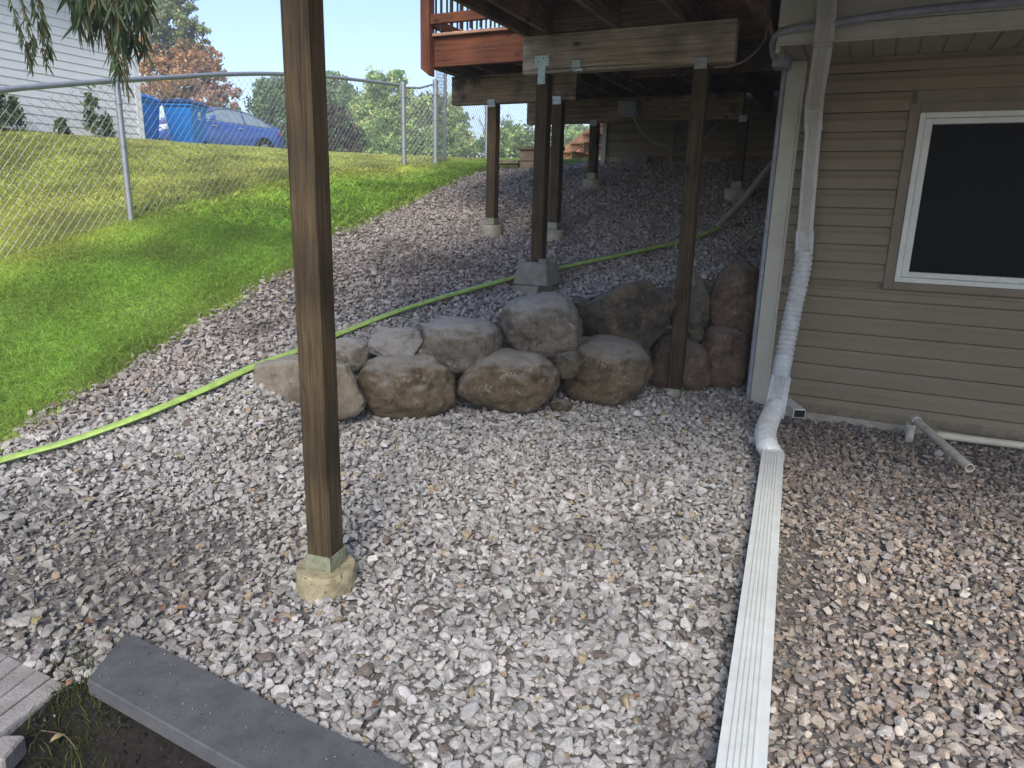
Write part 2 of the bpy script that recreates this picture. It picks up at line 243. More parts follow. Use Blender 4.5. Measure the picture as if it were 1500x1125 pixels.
# ------------------------------------------------------------------ object helpers
def tag(o, label=None, cat=None, group=None, kind=None):
    if label: o['label'] = label
    if cat: o['category'] = cat
    if group: o['group'] = group
    if kind: o['kind'] = kind
    return o
def thing(name, label, cat, loc=(0, 0, 0), group=None, rz=0):
    o = bpy.data.objects.new(name, None); COL.objects.link(o); o.location = loc; o.rotation_euler[2] = rz; o.empty_display_size = .1
    bpy.context.view_layer.update() if False else None
    o['_m'] = 1; del o['_m']; return tag(o, label, cat, group)
def wmat(o):
    m = Matrix.LocRotScale(o.location, o.rotation_euler, o.scale)
    return wmat(o.parent)@m if o.parent else m
class MB:
    def __init__(s): s.v = []; s.f = []; s.mi = []
    def add(s, vs, fs, mi=0):
        k = len(s.v); s.v += [tuple(v) for v in vs]; s.f += [tuple(i+k for i in f) for f in fs]; s.mi += [mi]*len(fs); return s
    def box(s, x0, x1, y0, y1, z0, z1, rz=0, taper=1, mi=0, piv=None):
        cx, cy = ((x0+x1)/2, (y0+y1)/2) if piv is None else piv
        vs = []
        for z, t in ((z0, 1), (z1, taper)):
            for x, y in ((x0, y0), (x1, y0), (x1, y1), (x0, y1)):
                dx, dy = (x-cx)*t, (y-cy)*t; vs.append((cx+dx*math.cos(rz)-dy*math.sin(rz), cy+dx*math.sin(rz)+dy*math.cos(rz), z))
        return s.add(vs, [(3, 2, 1, 0), (4, 5, 6, 7), (0, 1, 5, 4), (1, 2, 6, 5), (2, 3, 7, 6), (3, 0, 4, 7)], mi)
    def hexa(s, pts, mi=0): return s.add(pts, [(3, 2, 1, 0), (4, 5, 6, 7), (0, 1, 5, 4), (1, 2, 6, 5), (2, 3, 7, 6), (3, 0, 4, 7)], mi)
    def sweep(s, prof, path, ref=(0, 0, 1), caps=True, scales=None, mi=0, refs=None):
        path = [Vector(p) for p in path]; n = len(prof); vs = []; N = len(path)
        for i, p in enumerate(path):
            t = (path[min(i+1, N-1)]-path[max(i-1, 0)]).normalized(); rf = Vector(refs[i] if refs else ref)
            a = t.cross(rf)
            if a.length < 1e-4: a = t.cross(Vector((1, 0, 0)))
            a.normalize(); bb = a.cross(t); k = scales[i] if scales else 1
            for (x, y) in prof: vs.append(p+a*x*k+bb*y*k)
        fs = [(i*n+j, i*n+(j+1) % n, (i+1)*n+(j+1) % n, (i+1)*n+j) for i in range(N-1) for j in range(n)]
        if caps: fs += [tuple(range(n))[::-1], tuple((N-1)*n+j for j in range(n))]
        return s.add(vs, fs, mi)
    def tube(s, path, r, seg=10, scales=None, caps=True, ref=(0, 0, 1), mi=0):
        return s.sweep([(r*math.cos(2*math.pi*j/seg), r*math.sin(2*math.pi*j/seg)) for j in range(seg)], path, ref, caps, scales, mi)
    def build(s, name, m, parent=None, smooth=False, bevel=0, world=True):
        me = bpy.data.meshes.new(name); me.from_pydata(s.v, [], s.f); me.update()
        for mm in (m if isinstance(m, (list, tuple)) else [m]): me.materials.append(mm)
        if isinstance(m, (list, tuple)): me.polygons.foreach_set('material_index', s.mi)
        bm = bmesh.new(); bm.from_mesh(me); bmesh.ops.recalc_face_normals(bm, faces=bm.faces); bm.to_mesh(me); bm.free()
        if smooth: me.polygons.foreach_set('use_smooth', [True]*len(me.polygons)); me.set_sharp_from_angle(angle=math.radians(40))
        o = bpy.data.objects.new(name, me); COL.objects.link(o)
        if parent is not None:
            o.parent = parent
            if world: o.matrix_parent_inverse = Matrix.Identity(4); me.transform(wmat(parent).inverted())
        if bevel:
            b = o.modifiers.new('bevel', 'BEVEL'); b.width = bevel; b.segments = 1; b.limit_method = 'ANGLE'
        return o
def npmesh(name, V, F, m, tint=None, smooth=False, parent=None):
    me = bpy.data.meshes.new(name); k = F.shape[1]
    me.vertices.add(len(V)); me.vertices.foreach_set('co', V.astype(np.float32).ravel())
    me.loops.add(F.size); me.loops.foreach_set('vertex_index', F.astype(np.int32).ravel())
    me.polygons.add(len(F)); me.polygons.foreach_set('loop_start', np.arange(0, F.size, k, dtype=np.int32))
    me.update(calc_edges=True); me.materials.append(m)
    if tint is not None:
        a = me.color_attributes.new('tint', 'FLOAT_COLOR', 'POINT'); a.data.foreach_set('color', np.concatenate([tint, np.ones((len(tint), 1))], 1).astype(np.float32).ravel())
    me.polygons.foreach_set('use_smooth', np.full(len(F), smooth))
    o = bpy.data.objects.new(name, me); COL.objects.link(o)
    if parent is not None: o.parent = parent; me.transform(wmat(parent).inverted())
    return o
def copy_tree(o, parent=None):
    c = o.copy(); COL.objects.link(c)
    if parent: c.parent = parent
    for ch in list(o.children): copy_tree(ch, c)
    return c
def circ(r, n=12): return [(r*math.cos(2*math.pi*j/n), r*math.sin(2*math.pi*j/n)) for j in range(n)]
def spline(pts, n=8):
    pts = [Vector(p) for p in pts]; out = []
    for i in range(len(pts)-1):
        p0, p1, p2, p3 = pts[max(i-1, 0)], pts[i], pts[i+1], pts[min(i+2, len(pts)-1)]
        for k in range(n):
            t = k/n; out.append(.5*((2*p1)+(p2-p0)*t+(2*p0-5*p1+4*p2-p3)*t*t+(3*p1-p0-3*p2+p3)*t**3))
    return out+[pts[-1]]

# ------------------------------------------------------------------ terrain sheets
def lines(lo, hi, step, far, k=1.35):
    a = list(np.arange(lo, hi+1e-6, step)); s = step; x = a[-1]
    while x < far: s *= k; x += s; a.append(x)
    s = step; x = a[0]
    while x > -far: s *= k; x -= s; a.insert(0, x)
    return np.array(a)
gx, gy = lines(-7, 2.6, .05, 90), lines(.2, 10, .05, 90)
GX, GY = np.meshgrid(gx, gy); GZ = gh(GX, GY); nx_, ny_ = len(gx), len(gy)
idx = np.arange(nx_*ny_).reshape(ny_, nx_)
Q = np.stack([idx[:-1, :-1], idx[:-1, 1:], idx[1:, 1:], idx[1:, :-1]], -1).reshape(-1, 4)
cxm = (GX[:-1, :-1]+GX[1:, 1:]).ravel()/2; cym = (GY[:-1, :-1]+GY[1:, 1:]).ravel()/2
onlawn = (lawn_sd(cxm, cym) > 0)
insoil = (cym < 1.4) & (cxm > -2.05) & (cxm < .4) & (hollow(cxm, cym) < .09)
def sheet(name, mask, m):
    F = Q[mask]; u, inv = np.unique(F, return_inverse=True); V = np.stack([GX.ravel()[u], GY.ravel()[u], GZ.ravel()[u]], 1)
    return tag(npmesh(name, V, inv.reshape(F.shape), m, smooth=True), kind='structure')
sheet('lawn', onlawn, M['lawnbase']); sheet('gravel_bed', ~onlawn & ~insoil, M['stonedust']); sheet('bare_soil', insoil, M['soil'])
# ------------------------------------------------------------------ gravel
def visible_xy(x, y, z, mu=.17):
    p = np.stack([x, y, z-H], 1)@R3; zz = p[:, 2]; u = p[:, 0]/np.maximum(zz, .05)*FPX+CX; v = p[:, 1]/np.maximum(zz, .05)*FPX+CY
    return (zz > .3) & (u > -1500*mu) & (u < 1500*(1+mu)) & (v > -1125*mu) & (v < 1125*(1+mu)), zz
def stone_variants(n, pts, bev):
    out = []
    for i in range(n):
        bm = bmesh.new(); 
        a = (1, random.uniform(.62, .95), random.uniform(.38, .7))
        for k in range(pts):
            v = Vector((random.gauss(0, 1), random.gauss(0, 1), random.gauss(0, 1))).normalized()
            v = Vector([math.copysign(abs(c)**.75, c) for c in v])
            bm.verts.new((v.x*a[0]*random.uniform(.85, 1.1), v.y*a[1]*random.uniform(.85, 1.1), v.z*a[2]))
        r = bmesh.ops.convex_hull(bm, input=bm.verts); bmesh.ops.delete(bm, geom=list({g for g in r['geom_interior']+r['geom_unused'] if isinstance(g, bmesh.types.BMVert)}), context='VERTS')
        if bev: bmesh.ops.dissolve_limit(bm, angle_limit=math.radians(22), verts=bm.verts, edges=bm.edges); bmesh.ops.bevel(bm, geom=bm.edges, offset=.11, segments=1, affect='EDGES', clamp_overlap=True)
        bmesh.ops.triangulate(bm, faces=bm.faces); bm.verts.ensure_lookup_table()
        V = np.array([v.co[:] for v in bm.verts])*.5; F = np.array([[q.index for q in f.verts] for f in bm.faces]); bm.free(); out.append((V, F))
    return out
def rotmats(n, tilt):
    az = rng.uniform(0, 2*np.pi, n); ta = rng.uniform(0, 2*np.pi, n); t = np.abs(rng.normal(0, tilt, n))
    c, s = np.cos(az), np.sin(az); Rz = np.zeros((n, 3, 3)); Rz[:, 0, 0] = c; Rz[:, 0, 1] = -s; Rz[:, 1, 0] = s; Rz[:, 1, 1] = c; Rz[:, 2, 2] = 1
    kx, ky = np.cos(ta), np.sin(ta); ct, st = np.cos(t), np.sin(t); Rt = np.zeros((n, 3, 3))
    Rt[:, 0, 0] = ct+kx*kx*(1-ct); Rt[:, 0, 1] = kx*ky*(1-ct); Rt[:, 0, 2] = ky*st; Rt[:, 1, 0] = kx*ky*(1-ct); Rt[:, 1, 1] = ct+ky*ky*(1-ct); Rt[:, 1, 2] = -kx*st
    Rt[:, 2, 0] = -ky*st; Rt[:, 2, 1] = kx*st; Rt[:, 2, 2] = ct
    return Rt@Rz
def scatter(name, pos, size, tint, variants, m, tilt=.45, smooth=False):
    n = len(pos); R_ = rotmats(n, tilt); which = rng.integers(0, len(variants), n); Vs, Fs, Ts = [], [], []; off = 0
    for k, (V, F) in enumerate(variants):
        s = np.where(which == k)[0]
        if not len(s): continue
        W = np.einsum('nij,vj->nvi', R_[s], V)*size[s, None, None]+pos[s, None, :]
        Vs.append(W.reshape(-1, 3)); Fs.append((F[None]+(np.arange(len(s))*len(V))[:, None, None]+off).reshape(-1, 3)); Ts.append(np.repeat(tint[s], len(V), 0)); off += len(s)*len(V)
    return npmesh(name, np.concatenate(Vs), np.concatenate(Fs), m, np.concatenate(Ts), smooth)
WALLLINE = TERR
def jgrid(x0, x1, y0, y1, s):
    X, Y = np.meshgrid(np.arange(x0, x1, s), np.arange(y0, y1, s)); X = X.ravel(); Y = Y.ravel()
    return X+rng.uniform(-.5, .5, len(X))*s, Y+rng.uniform(-.5, .5, len(Y))*s
slabpoly = [(p.x, p.y) for p in SLAB]
PAVPOLY = [(p.x, p.y) for p in [onZ(u, v, .005) for u, v in ((-120, 893), (100, 1000), (30, 1062), (60, 1300), (-300, 1300))]]
def inpoly(x, y, poly):
    ins = np.zeros(x.shape, bool)
    for i in range(len(poly)):
        x1, y1 = poly[i]; x2, y2 = poly[i-1]
        c = ((y1 > y) != (y2 > y)); t = (x2-x1)*(y-y1)/np.where(y2 == y1, 1e-9, y2-y1)+x1; ins ^= c & (x < t)
    return ins
SPOUT = [onZ(1131, 672, .075), onZ(1085, 1125, .075)]
def spout_side(x, y):
    a, b = SPOUT; return (b.x-a.x)*(y-a.y)-(b.y-a.y)*(x-a.x)      # >0 on the right (house) side
def palette(x, y, n):
    base = np.array([.425, .415, .40])*np.ones((n, 1)); u = rng.random(n)
    up = sstep(sdist(x, y, np.array([(1, 5.9), (-.8, 5.9), (-1.6, 5.5), (-2.5, 4.9), (-3.05, 4.0), (-3.3, 3.0), (-3.5, 2.0), (-4.5, 1.2)]))/.35+.5+.5*vnoise(x, y, 2.3, 4))
    mauve = np.array([.405, .365, .34]); base = base*(1-up[:, None])+mauve*up[:, None]
    right = (spout_side(x, y) > 0) & (y < 5.6)
    tanpick = rng.random(n)
    tans = np.array([[.38, .33, .265], [.32, .28, .24], [.29, .26, .24], [.27, .235, .21], [.44, .39, .33], [.23, .205, .19], [.37, .35, .33], [.33, .25, .19]])
    tt = tans[np.minimum((tanpick*8).astype(int), 7)]
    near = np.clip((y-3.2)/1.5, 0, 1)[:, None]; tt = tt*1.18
    tt = tt*(1-.22*near)  # weaker light towards the wall painted in as darker stones
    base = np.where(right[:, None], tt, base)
    # damp, dirtier patches
    dm = sstep((vnoise(x, y, 2.6, 2)+.5*vnoise(x, y, 7, 3)-.38)/.35)*(~right)
    base = base*(1-.32*dm[:, None])
    dd = np.clip(np.exp(-(((x+2.35)/.6)**2+((y-1.45)/.6)**2))+.8*np.exp(-(((x+.13)/.16)**2+((y-2.5)/.7)**2))+.6*sstep((.95-y+.3*(x+1.5))/.4)*(x < -.9), 0, 1)[:, None]
    base = base*(1-.75*dd)+np.array([.24, .215, .18])*.75*dd
    k = rng.normal(1, .17, n)[:, None]; base = base*np.clip(k, .5, 1.45)
    o = u < .025; base[o & ~right] = np.array([.38, .31, .21])
    o = (u > .025) & (u < .05); base[o & ~right] = np.array([.19, .16, .14])
    base *= 1+rng.normal(0, .012, (n, 3)); return np.clip(base, .03, .75)
def stones(s, y0, y1, x0, x1, zmin, zmax, smin, smax, lift, keep=1.):
    x, y = jgrid(x0, x1, y0, y1, s); z = gh(x, y); v, zz = visible_xy(x, y, z)
    edge = lawn_sd(x, y)+.07*vnoise(x, y, 9, 5)
    k = v & ~((hollow(x, y) < -.0) & (x > -1.93) & (y < 1.2)) & (zz >= zmin) & (zz < zmax) & (edge < rng.uniform(-.05, .08, len(x))) & ~inpoly(x, y, slabpoly) & ((z > -.045) | (y > 1.4)) & ~((x > -.62) & (y > 5.22)) & (y < 9.45) & (rng.random(len(x)) < keep)
    k &= ~inpoly(x, y, PAVPOLY)
    x, y, z = x[k], y[k], z[k]; n = len(x)
    # dirt patch left of the front post has sparse, smaller stones
    dp = np.exp(-(((x+2.35)/.42)**2+((y-1.55)/.5)**2))+np.exp(-(((x+.13)/.12)**2+((y-2.5)/.6)**2))*.9
    kk = rng.random(n) > dp*.62; x, y, z, dp = x[kk], y[kk], z[kk], dp[kk]; n = len(x)
    size = rng.lognormal(np.log((smin+smax)/2), .32, n).clip(smin*.6, smax*1.5)*(1-.15*dp)
    right = (spout_side(x, y) > 0) & (y < 5.3); size = np.where(right, size*.88, size)
    pos = np.stack([x, y, z+lift*rng.random(n)+size*.1], 1)
    return pos, size, palette(x, y, n)
VN = stone_variants(20, 13, True); VF = stone_variants(28, 9, False)
a = stones(.0208, .3, 3.4, -4, 3, 0, 2.3, .023, .035, .010); b = stones(.045, .3, 3.4, -4, 3, 0, 2.3, .028, .045, .024)
scatter('near_gravel', *[np.concatenate(t) for t in zip(a, b)], VN, M['stone'], .55); tag(bpy.data.objects['near_gravel'], 'loose pale grey and tan crushed stone around the posts in the foreground', 'gravel', kind='stuff')
a2 = stones(.0235, .9, 9.5, -5.2, 3.6, 2.3, 20, .024, .038, .012); b2 = stones(.05, .9, 9.5, -5.2, 3.6, 2.3, 20, .029, .047, .03)
def steep(t):
    p_, s_, c_ = t; e = .04; g = np.hypot(gh(p_[:, 0]+e, p_[:, 1])-gh(p_[:, 0]-e, p_[:, 1]), gh(p_[:, 0], p_[:, 1]+e)-gh(p_[:, 0], p_[:, 1]-e))/(2*e); k = g > .42; return p_[k], s_[k], c_[k]
c2s = steep(stones(.018, 1.2, 6.2, -4.2, -.5, 0, 20, .03, .046, .02))
scatter('sloping_gravel', *[np.concatenate(t) for t in zip(a2, b2, c2s)], VF, M['stone'], .6); tag(bpy.data.objects['sloping_gravel'], 'crushed stone bed from the patio up the mauve slope under the deck', 'gravel', kind='stuff')
print('stones', len(a[0])+len(b[0]), len(a2[0])+len(b2[0]))
_q = rng.random((130, 2)); _A, _B, _D = [np.array(SLAB[i][:2]) for i in (0, 1, 3)]; _xy = _A+(_B-_A)*_q[:, :1]*.97+(_D-_A)*_q[:, 1:]**1.3
scatter('slab_grit', np.concatenate([_xy, np.full((130, 1), .0645)], 1), rng.uniform(.002, .008, 130), np.array([.22, .19, .16])*rng.uniform(.3, 1.6, (130, 1)), VF, M['stone'], .7); tag(bpy.data.objects['slab_grit'], 'small crumbs of grit lying on the dark concrete slab', 'grit', kind='stuff')
# fine grit in the dirt patches
x, y = jgrid(-3.2, .1, .9, 3.2, .019); z = gh(x, y); v, zz = visible_xy(x, y, z, .05)
dp = np.exp(-(((x+2.35)/.6)**2+((y-1.5)/.55)**2))+np.exp(-(((x+.13)/.16)**2+((y-2.5)/.8)**2))
k = v & (rng.random(len(x)) < dp*.8) & ~inpoly(x, y, slabpoly) & (z > -.03) & ~inpoly(x, y, PAVPOLY); x, y, z = x[k], y[k], z[k]; n = len(x)
gc = np.array([.21, .19, .165])*rng.uniform(.5, 1.5, (n, 1))
scatter('stone_grit', np.stack([x, y, z+.004], 1), rng.uniform(.008, .02, n), gc, VF, M['stone'], .7); tag(bpy.data.objects['stone_grit'], 'fine dirty grit between the stones left of the front post', 'grit', kind='stuff')
# clods in the soil hollow
x, y = jgrid(-2.1, -.7, .5, 1.2, .012); z = gh(x, y); k = (hollow(x, y) < rng.uniform(-.01, .03, len(x))) & (x > -1.98+rng.normal(0, .03, len(x))) & ~inpoly(x, y, PAVPOLY) & ~inpoly(x, y, slabpoly) & (rng.random(len(x)) < .75); x, y, z = x[k], y[k], z[k]; n = len(x)
scatter('soil_crumbs', np.stack([x, y, z+.002], 1), rng.uniform(.005, .02, n), np.array([.03, .024, .018])*rng.uniform(.3, 1.7, (n, 1)), VF, M['stone'], .7); tag(bpy.data.objects['soil_crumbs'], 'black crumbly soil in the hollow below the grey slab', 'soil', kind='stuff')

# ------------------------------------------------------------------ grass
def blades(name, x, y, hgt, wid, col, label, lean=.35):
    n = len(x); z = gh(x, y); a = rng.uniform(0, 2*np.pi, n); d = np.stack([np.cos(a), np.sin(a), np.zeros(n)], 1); ln = rng.uniform(.2, 1, n)*lean
    b = rng.uniform(0, 2*np.pi, n); L = np.stack([np.cos(b), np.sin(b), np.zeros(n)], 1)*(ln*hgt)[:, None]
    p = np.stack([x, y, z-.005], 1); up = np.array([0, 0, 1.])
    w_ = (wid/2)[:, None]*d
    V = np.stack([p-w_, p+w_, p+L*.4+up*(hgt*.6)[:, None]+w_*.8, p+L*.4+up*(hgt*.6)[:, None]-w_*.8, p+L*1.25+up*(hgt*(1-.3*ln))[:, None]], 1).reshape(-1, 3)
    o = np.arange(n)[:, None]*5; F = np.concatenate([o+[0, 1, 2], o+[0, 2, 3], o+[3, 2, 4]])
    T = np.repeat(col, 5, 0); return tag(npmesh(name, V, F, M['grass'], T), label, 'grass', kind='stuff')
def lawncol(x, y, n):
    g = np.array([.44, .66, .13])*np.ones((n, 1)); t = rng.random(n)[:, None]
    g = g*(1-t*.35)+np.array([.20, .32, .08])*t*.35
    far = sstep((lawn_sd(x, y)-1.2)/1.6)[:, None]*sstep((6.5+.4*x*0-y*.0-0)/1)[:, None] if False else sstep(((-x-4.9)+.25*vnoise(x, y, 2, 7))/1.2)[:, None]
    g = g*(1-far)+np.array([.68, .71, .21])*far  # sunlight on the far lawn put into the blade colour, brighter and yellower
    p = sstep((vnoise(x, y, 1.7, 9)+.5*vnoise(x, y, 5, 8)-.45)/.4)[:, None]; g = g*(1-p*.3)+np.array([.20, .19, .06])*p*.3
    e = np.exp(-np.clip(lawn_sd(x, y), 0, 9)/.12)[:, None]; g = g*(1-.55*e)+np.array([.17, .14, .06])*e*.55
    dry = rng.random(n) < .06; g[dry] = [.27, .23, .12]
    return g*rng.uniform(.55, 1.4, (n, 1))*(1+.22*vnoise(x*1.7, y*1.7, 3.3, 12))[:, None]
def lawnpts(n, x0, x1, y0, y1, z0, z1):
    x = rng.uniform(x0, x1, n); y = rng.uniform(y0, y1, n); z = gh(x, y); v, zz = visible_xy(x, y, z, .06)
    k = v & (zz > z0) & (zz < z1) & (lawn_sd(x, y)+.05*vnoise(x, y, 9, 5)+rng.normal(0, .05, n) > 0); k &= (rng.random(n) < np.clip(.35+lawn_sd(x, y)/.25, .2, 1))
    return x[k], y[k]
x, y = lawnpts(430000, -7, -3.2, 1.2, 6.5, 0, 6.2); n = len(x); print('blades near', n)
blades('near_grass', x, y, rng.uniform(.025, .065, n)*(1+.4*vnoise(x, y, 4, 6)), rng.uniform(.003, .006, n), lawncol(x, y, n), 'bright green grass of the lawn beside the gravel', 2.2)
x, y = lawnpts(200000, -11, -3.6, 2.5, 12, 6.2, 14); n = len(x); print('blades far', n)
blades('far_grass', x, y, rng.uniform(.05, .10, n), rng.uniform(.009, .017, n), lawncol(x, y, n), 'yellow green sunlit grass beyond the chain link fence', 2.4)
x, y = lawnpts(25000, -22, -6, 6, 22, 14, 40); n = len(x)
blades('distant_grass', x, y, rng.uniform(.06, .12, n), rng.uniform(.02, .04, n), lawncol(x, y, n), 'grass on the crest beside the parked car', .6)
# weedy grass by the paver
_q = [onZ(u, v, -.03) for u, v in zip(rng.normal(110, 45, 700), rng.normal(1040, 34, 700))]; x = np.array([q.x for q in _q]); y = np.array([q.y for q in _q]); k = ~inpoly(x, y, PAVPOLY) & ~inpoly(x, y, slabpoly); x, y = x[k], y[k]; n = len(x)
blades('weedy_grass', x, y, rng.uniform(.02, .07, n), rng.uniform(.002, .004, n), np.array([.10, .13, .035])*rng.uniform(.5, 1.3, (n, 1)), 'thin weedy grass growing at the edge of the plank paver', 1.2)

# ------------------------------------------------------------------ boulders
LINE_Y = {}
def boulder(x0, x1, y0, y1, Y, col, label, rot=0, n=2.3, seed=1, deep=.9, rough=.10, plane=0, facets=0, dy=0):
    """px extents at wall depth Y -> an ellipsoidal field stone with lumps"""
    c = onY((x0+x1)/2, (y0+y1)/2, Y); zz = float((R3.T@(np.array(c)-CAM))[2])
    az = math.atan2(c.x, c.y); wpx, hpx = (x1-x0)/FPX*zz, (y1-y0)/FPX*zz
    bm = bmesh.new(); bmesh.ops.create_icosphere(bm, subdivisions=5, radius=1); r = random.Random(seed)
    cuts = [(Vector((r.gauss(0, 1), r.gauss(0, 1), r.gauss(0, 1))).normalized(), r.uniform(.62, .86)) for _ in range(5+facets)]
    for v in bm.verts:
        p = v.co.copy(); q = Vector([math.copysign(abs(k)**(2/n), k) for k in p]); q = p.lerp(q, .8)
        for d, h in cuts:
            e = q.dot(d)-h
            if e > 0: q -= d*e*(.78 if facets else .34)
        d1 = noise.noise(p*1.3+Vector((seed*3.1, 0, 0))); d2 = noise.noise(p*3.5+Vector((0, seed*1.7, 0))); d3 = noise.fractal(p*8+Vector((seed, seed, 0)), 1.0, 2.0, 4)
        q *= 1+rough*1.3*d1+rough*.55*d2+rough*.24*d3; v.co = q
    rr = Matrix.Rotation(rot, 3, 'Y')
    for v in bm.verts: v.co = rr@v.co
    xs = [v.co.x for v in bm.verts]; zs = [v.co.z for v in bm.verts]
    sx = wpx/(max(xs)-min(xs)); sz = hpx/(max(zs)-min(zs)); mx, mz = (max(xs)+min(xs))/2, (max(zs)+min(zs))/2
    dp_ = min(sx, sz)*deep*1.1
    rm = Matrix.Rotation(-az, 3, 'Z'); sx *= 1.04; sz *= 1.04
    for v in bm.verts:
        q = Vector(((v.co.x-mx)*sx, v.co.y*dp_, (v.co.z-mz)*sz)); v.co = rm@q
    me = bpy.data.meshes.new('boulder'); bm.to_mesh(me); bm.free(); me.materials.append(col); me.polygons.foreach_set('use_smooth', [True]*len(me.polygons))
    o = bpy.data.objects.new('boulder', me); COL.objects.link(o); o.location = c+Vector((math.sin(az), math.cos(az), 0))*(dp_*.55+dy)
    return tag(o, label, 'boulder', 'boulders of the dry stone retaining wall')
bmA = bouldermat('brown_boulder', (.225, .175, .11), (.06, .044, .028), (.40, .385, .35), (.46, .41, .32), .7, 1)
bmB = bouldermat('dark_boulder', (.16, .13, .09), (.028, .023, .017), (.27, .26, .235), (.34, .29, .20), .6, 5)
bmC = bouldermat('grey_boulder', (.27, .235, .185), (.08, .068, .052), (.46, .45, .42), (.50, .47, .40), .8, 9)
bmD = bouldermat('tan_boulder', (.30, .26, .20), (.17, .14, .10), (.38, .35, .30), (.38, .34, .27), .8, 13)
bmE = bouldermat('reddish_boulder', (.25, .175, .12), (.07, .048, .033), (.33, .30, .26), (.38, .32, .25), .5, 17)
bmF = bouldermat('light_ledge_stone', (.36, .34, .31), (.24, .225, .20), (.42, .405, .38), (.45, .43, .40), .8, 21)
def cq(x, y, Z=.06): return onZ(x, y, Z).y
B = [(370, 534, 526, 626, 3.02, bmD, 'tan broken boulder at the left end, half behind the front post', .06, 2.4, 1, dict(facets=6)),
 (482, 547, 497, 548, 3.45, bmC, 'small rounded grey boulder just right of the front post', .0, 2.2, 2, {}),
 (540, 618, 481, 533, 3.55, bmF, 'pale flat angular ledge stone between two rounded boulders', .05, 3, 3, dict(facets=7, rough=.14, deep=1.2)),
 (524, 670, 524, 624, 3.5, bmA, 'large smooth brown boulder under the pale ledge stone', .03, 2.5, 4, {}),
 (608, 736, 469, 549, 3.78, bmC, 'oval grey boulder on top, left of the concrete deck block', .1, 2.7, 5, {}),
 (670, 820, 519, 612, 3.85, bmA, 'sloping brown boulder at the foot of the wall below the deck block', .25, 2.3, 6, {}),
 (733, 853, 432, 529, 4.12, bmC, 'high rounded boulder right below the concrete deck block', -.05, 2.5, 7, {}),
 (836, 872, 436, 476, 4.55, bmB, 'little dark wedge stone right of the high rounded boulder', 0, 2.4, 8, dict(facets=3)),
 (852, 987, 413, 512, 4.6, bmB, 'broad dark boulder on top beside the middle brown post', .12, 2.3, 9, dict(facets=3)),
 (815, 953, 494, 600, 4.4, bmA, 'biggest round boulder at the foot with pale mineral streaks', .2, 2.2, 10, {}),
 (803, 853, 513, 556, 4.15, bmB, 'small dark round stone wedged above the streaked boulder', 0, 2.3, 11, {}),
 (916, 953, 500, 536, 4.85, bmB, 'small dark stone under the broad dark boulder', 0, 2.2, 12, {}),
 (941, 1044, 493, 588, 5.05, bmE, 'squat reddish brown boulder behind the foot of the dark post', .1, 2.5, 13, {}),
 (934, 996, 402, 450, 5.3, bmC, 'light grey boulder top showing left of the dark post', .2, 2.3, 14, {}),
 (968, 1041, 399, 500, 5.3, bmC, 'tall grey boulder right behind the dark post', 0, 2.4, 15, {}),
 (1034, 1070, 404, 462, 5.5, bmF, 'narrow pointed grey stone between the grey and reddish boulders', .1, 2.4, 16, dict(facets=4)),
 (1038, 1116, 385, 507, 5.4, bmE, 'tall reddish boulder against the house corner', .12, 2.4, 17, {}),
 (1022, 1096, 478, 578, 5.28, bmE, 'brown boulder at the foot beside the grey conduit', -.1, 2.5, 18, {}),
 (996, 1032, 474, 506, 5.18, bmB, 'thin flat stone wedged right of the dark post', 0, 2.4, 19, dict(facets=4)),
 (806, 838, 586, 604, 4.1, bmB, 'little dark stone at the foot between two brown boulders', 0, 2.3, 20, {})]
for b_ in B: boulder(*b_[:5], b_[5], b_[6], rot=b_[7], n=b_[8], seed=b_[9], **b_[10])

# ------------------------------------------------------------------ house on the right
EX, WY = .1163, 5.2
house = thing('house', 'tan vinyl sided house with a cream corner board and a white framed window', 'house', (-.55, WY, .1))
def siding_profile(h):       # dutch lap: (outwards, z)
    return [(.0, 0), (.0145, .001), (.0140, h*.56), (.0115, h*.62), (.0065, h*.72), (.0035, h*.84), (.0022, h-.008), (-.016, h-.008), (-.016, h-.0005), (-.018, h-.0005), (-.018, 0)]
def siding_panel(x0, x1, z0, h, y, m, parent, name='siding_panel'):
    pr = siding_profile(h); k = len(pr); vs = [(x0, y-a, z0+b) for a, b in pr]+[(x1, y-a, z0+b) for a, b in pr]
    fs = [(j, (j+1) % k, (j+1) % k+k, j+k) for j in range(k)]+[tuple(range(k)), tuple(range(k, 2*k))[::-1]]
    return MB().add(vs, fs).build(name, m, parent)
WX0, WX1, WZ0, WZ1 = .192, 1.75, .978, 2.0      # window frame outer
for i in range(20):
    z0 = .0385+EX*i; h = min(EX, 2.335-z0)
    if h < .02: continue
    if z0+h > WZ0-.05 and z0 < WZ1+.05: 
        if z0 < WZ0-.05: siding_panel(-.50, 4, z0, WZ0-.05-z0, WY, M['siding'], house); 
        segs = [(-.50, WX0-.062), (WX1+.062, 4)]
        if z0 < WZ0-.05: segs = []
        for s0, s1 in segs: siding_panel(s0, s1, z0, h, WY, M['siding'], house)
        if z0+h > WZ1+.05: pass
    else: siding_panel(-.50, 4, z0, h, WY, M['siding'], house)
mb = MB(); mb.box(-.59, WX0-.03, WY+.02, WY+.12, .02, 2.8); mb.box(WX1+.03, 4, WY+.02, WY+.12, .02, 2.8); mb.box(WX0-.03, WX1+.03, WY+.02, WY+.12, .02, WZ0-.03); mb.box(WX0-.03, WX1+.03, WY+.001, WY+.12, WZ1+.03, 2.8)
mb.box(-.59, -.47, WY+.12, 9.4, .02, 2.8); mb.box(-3.3, -.47, 9.53, 9.65, 1.5, 2.8)
mb.build('sheathing', M['casing'], house)
MB().box(-.56, 4, WY-.004, WY+.15, -.4, .036).build('foundation', M['concgrey'], house)
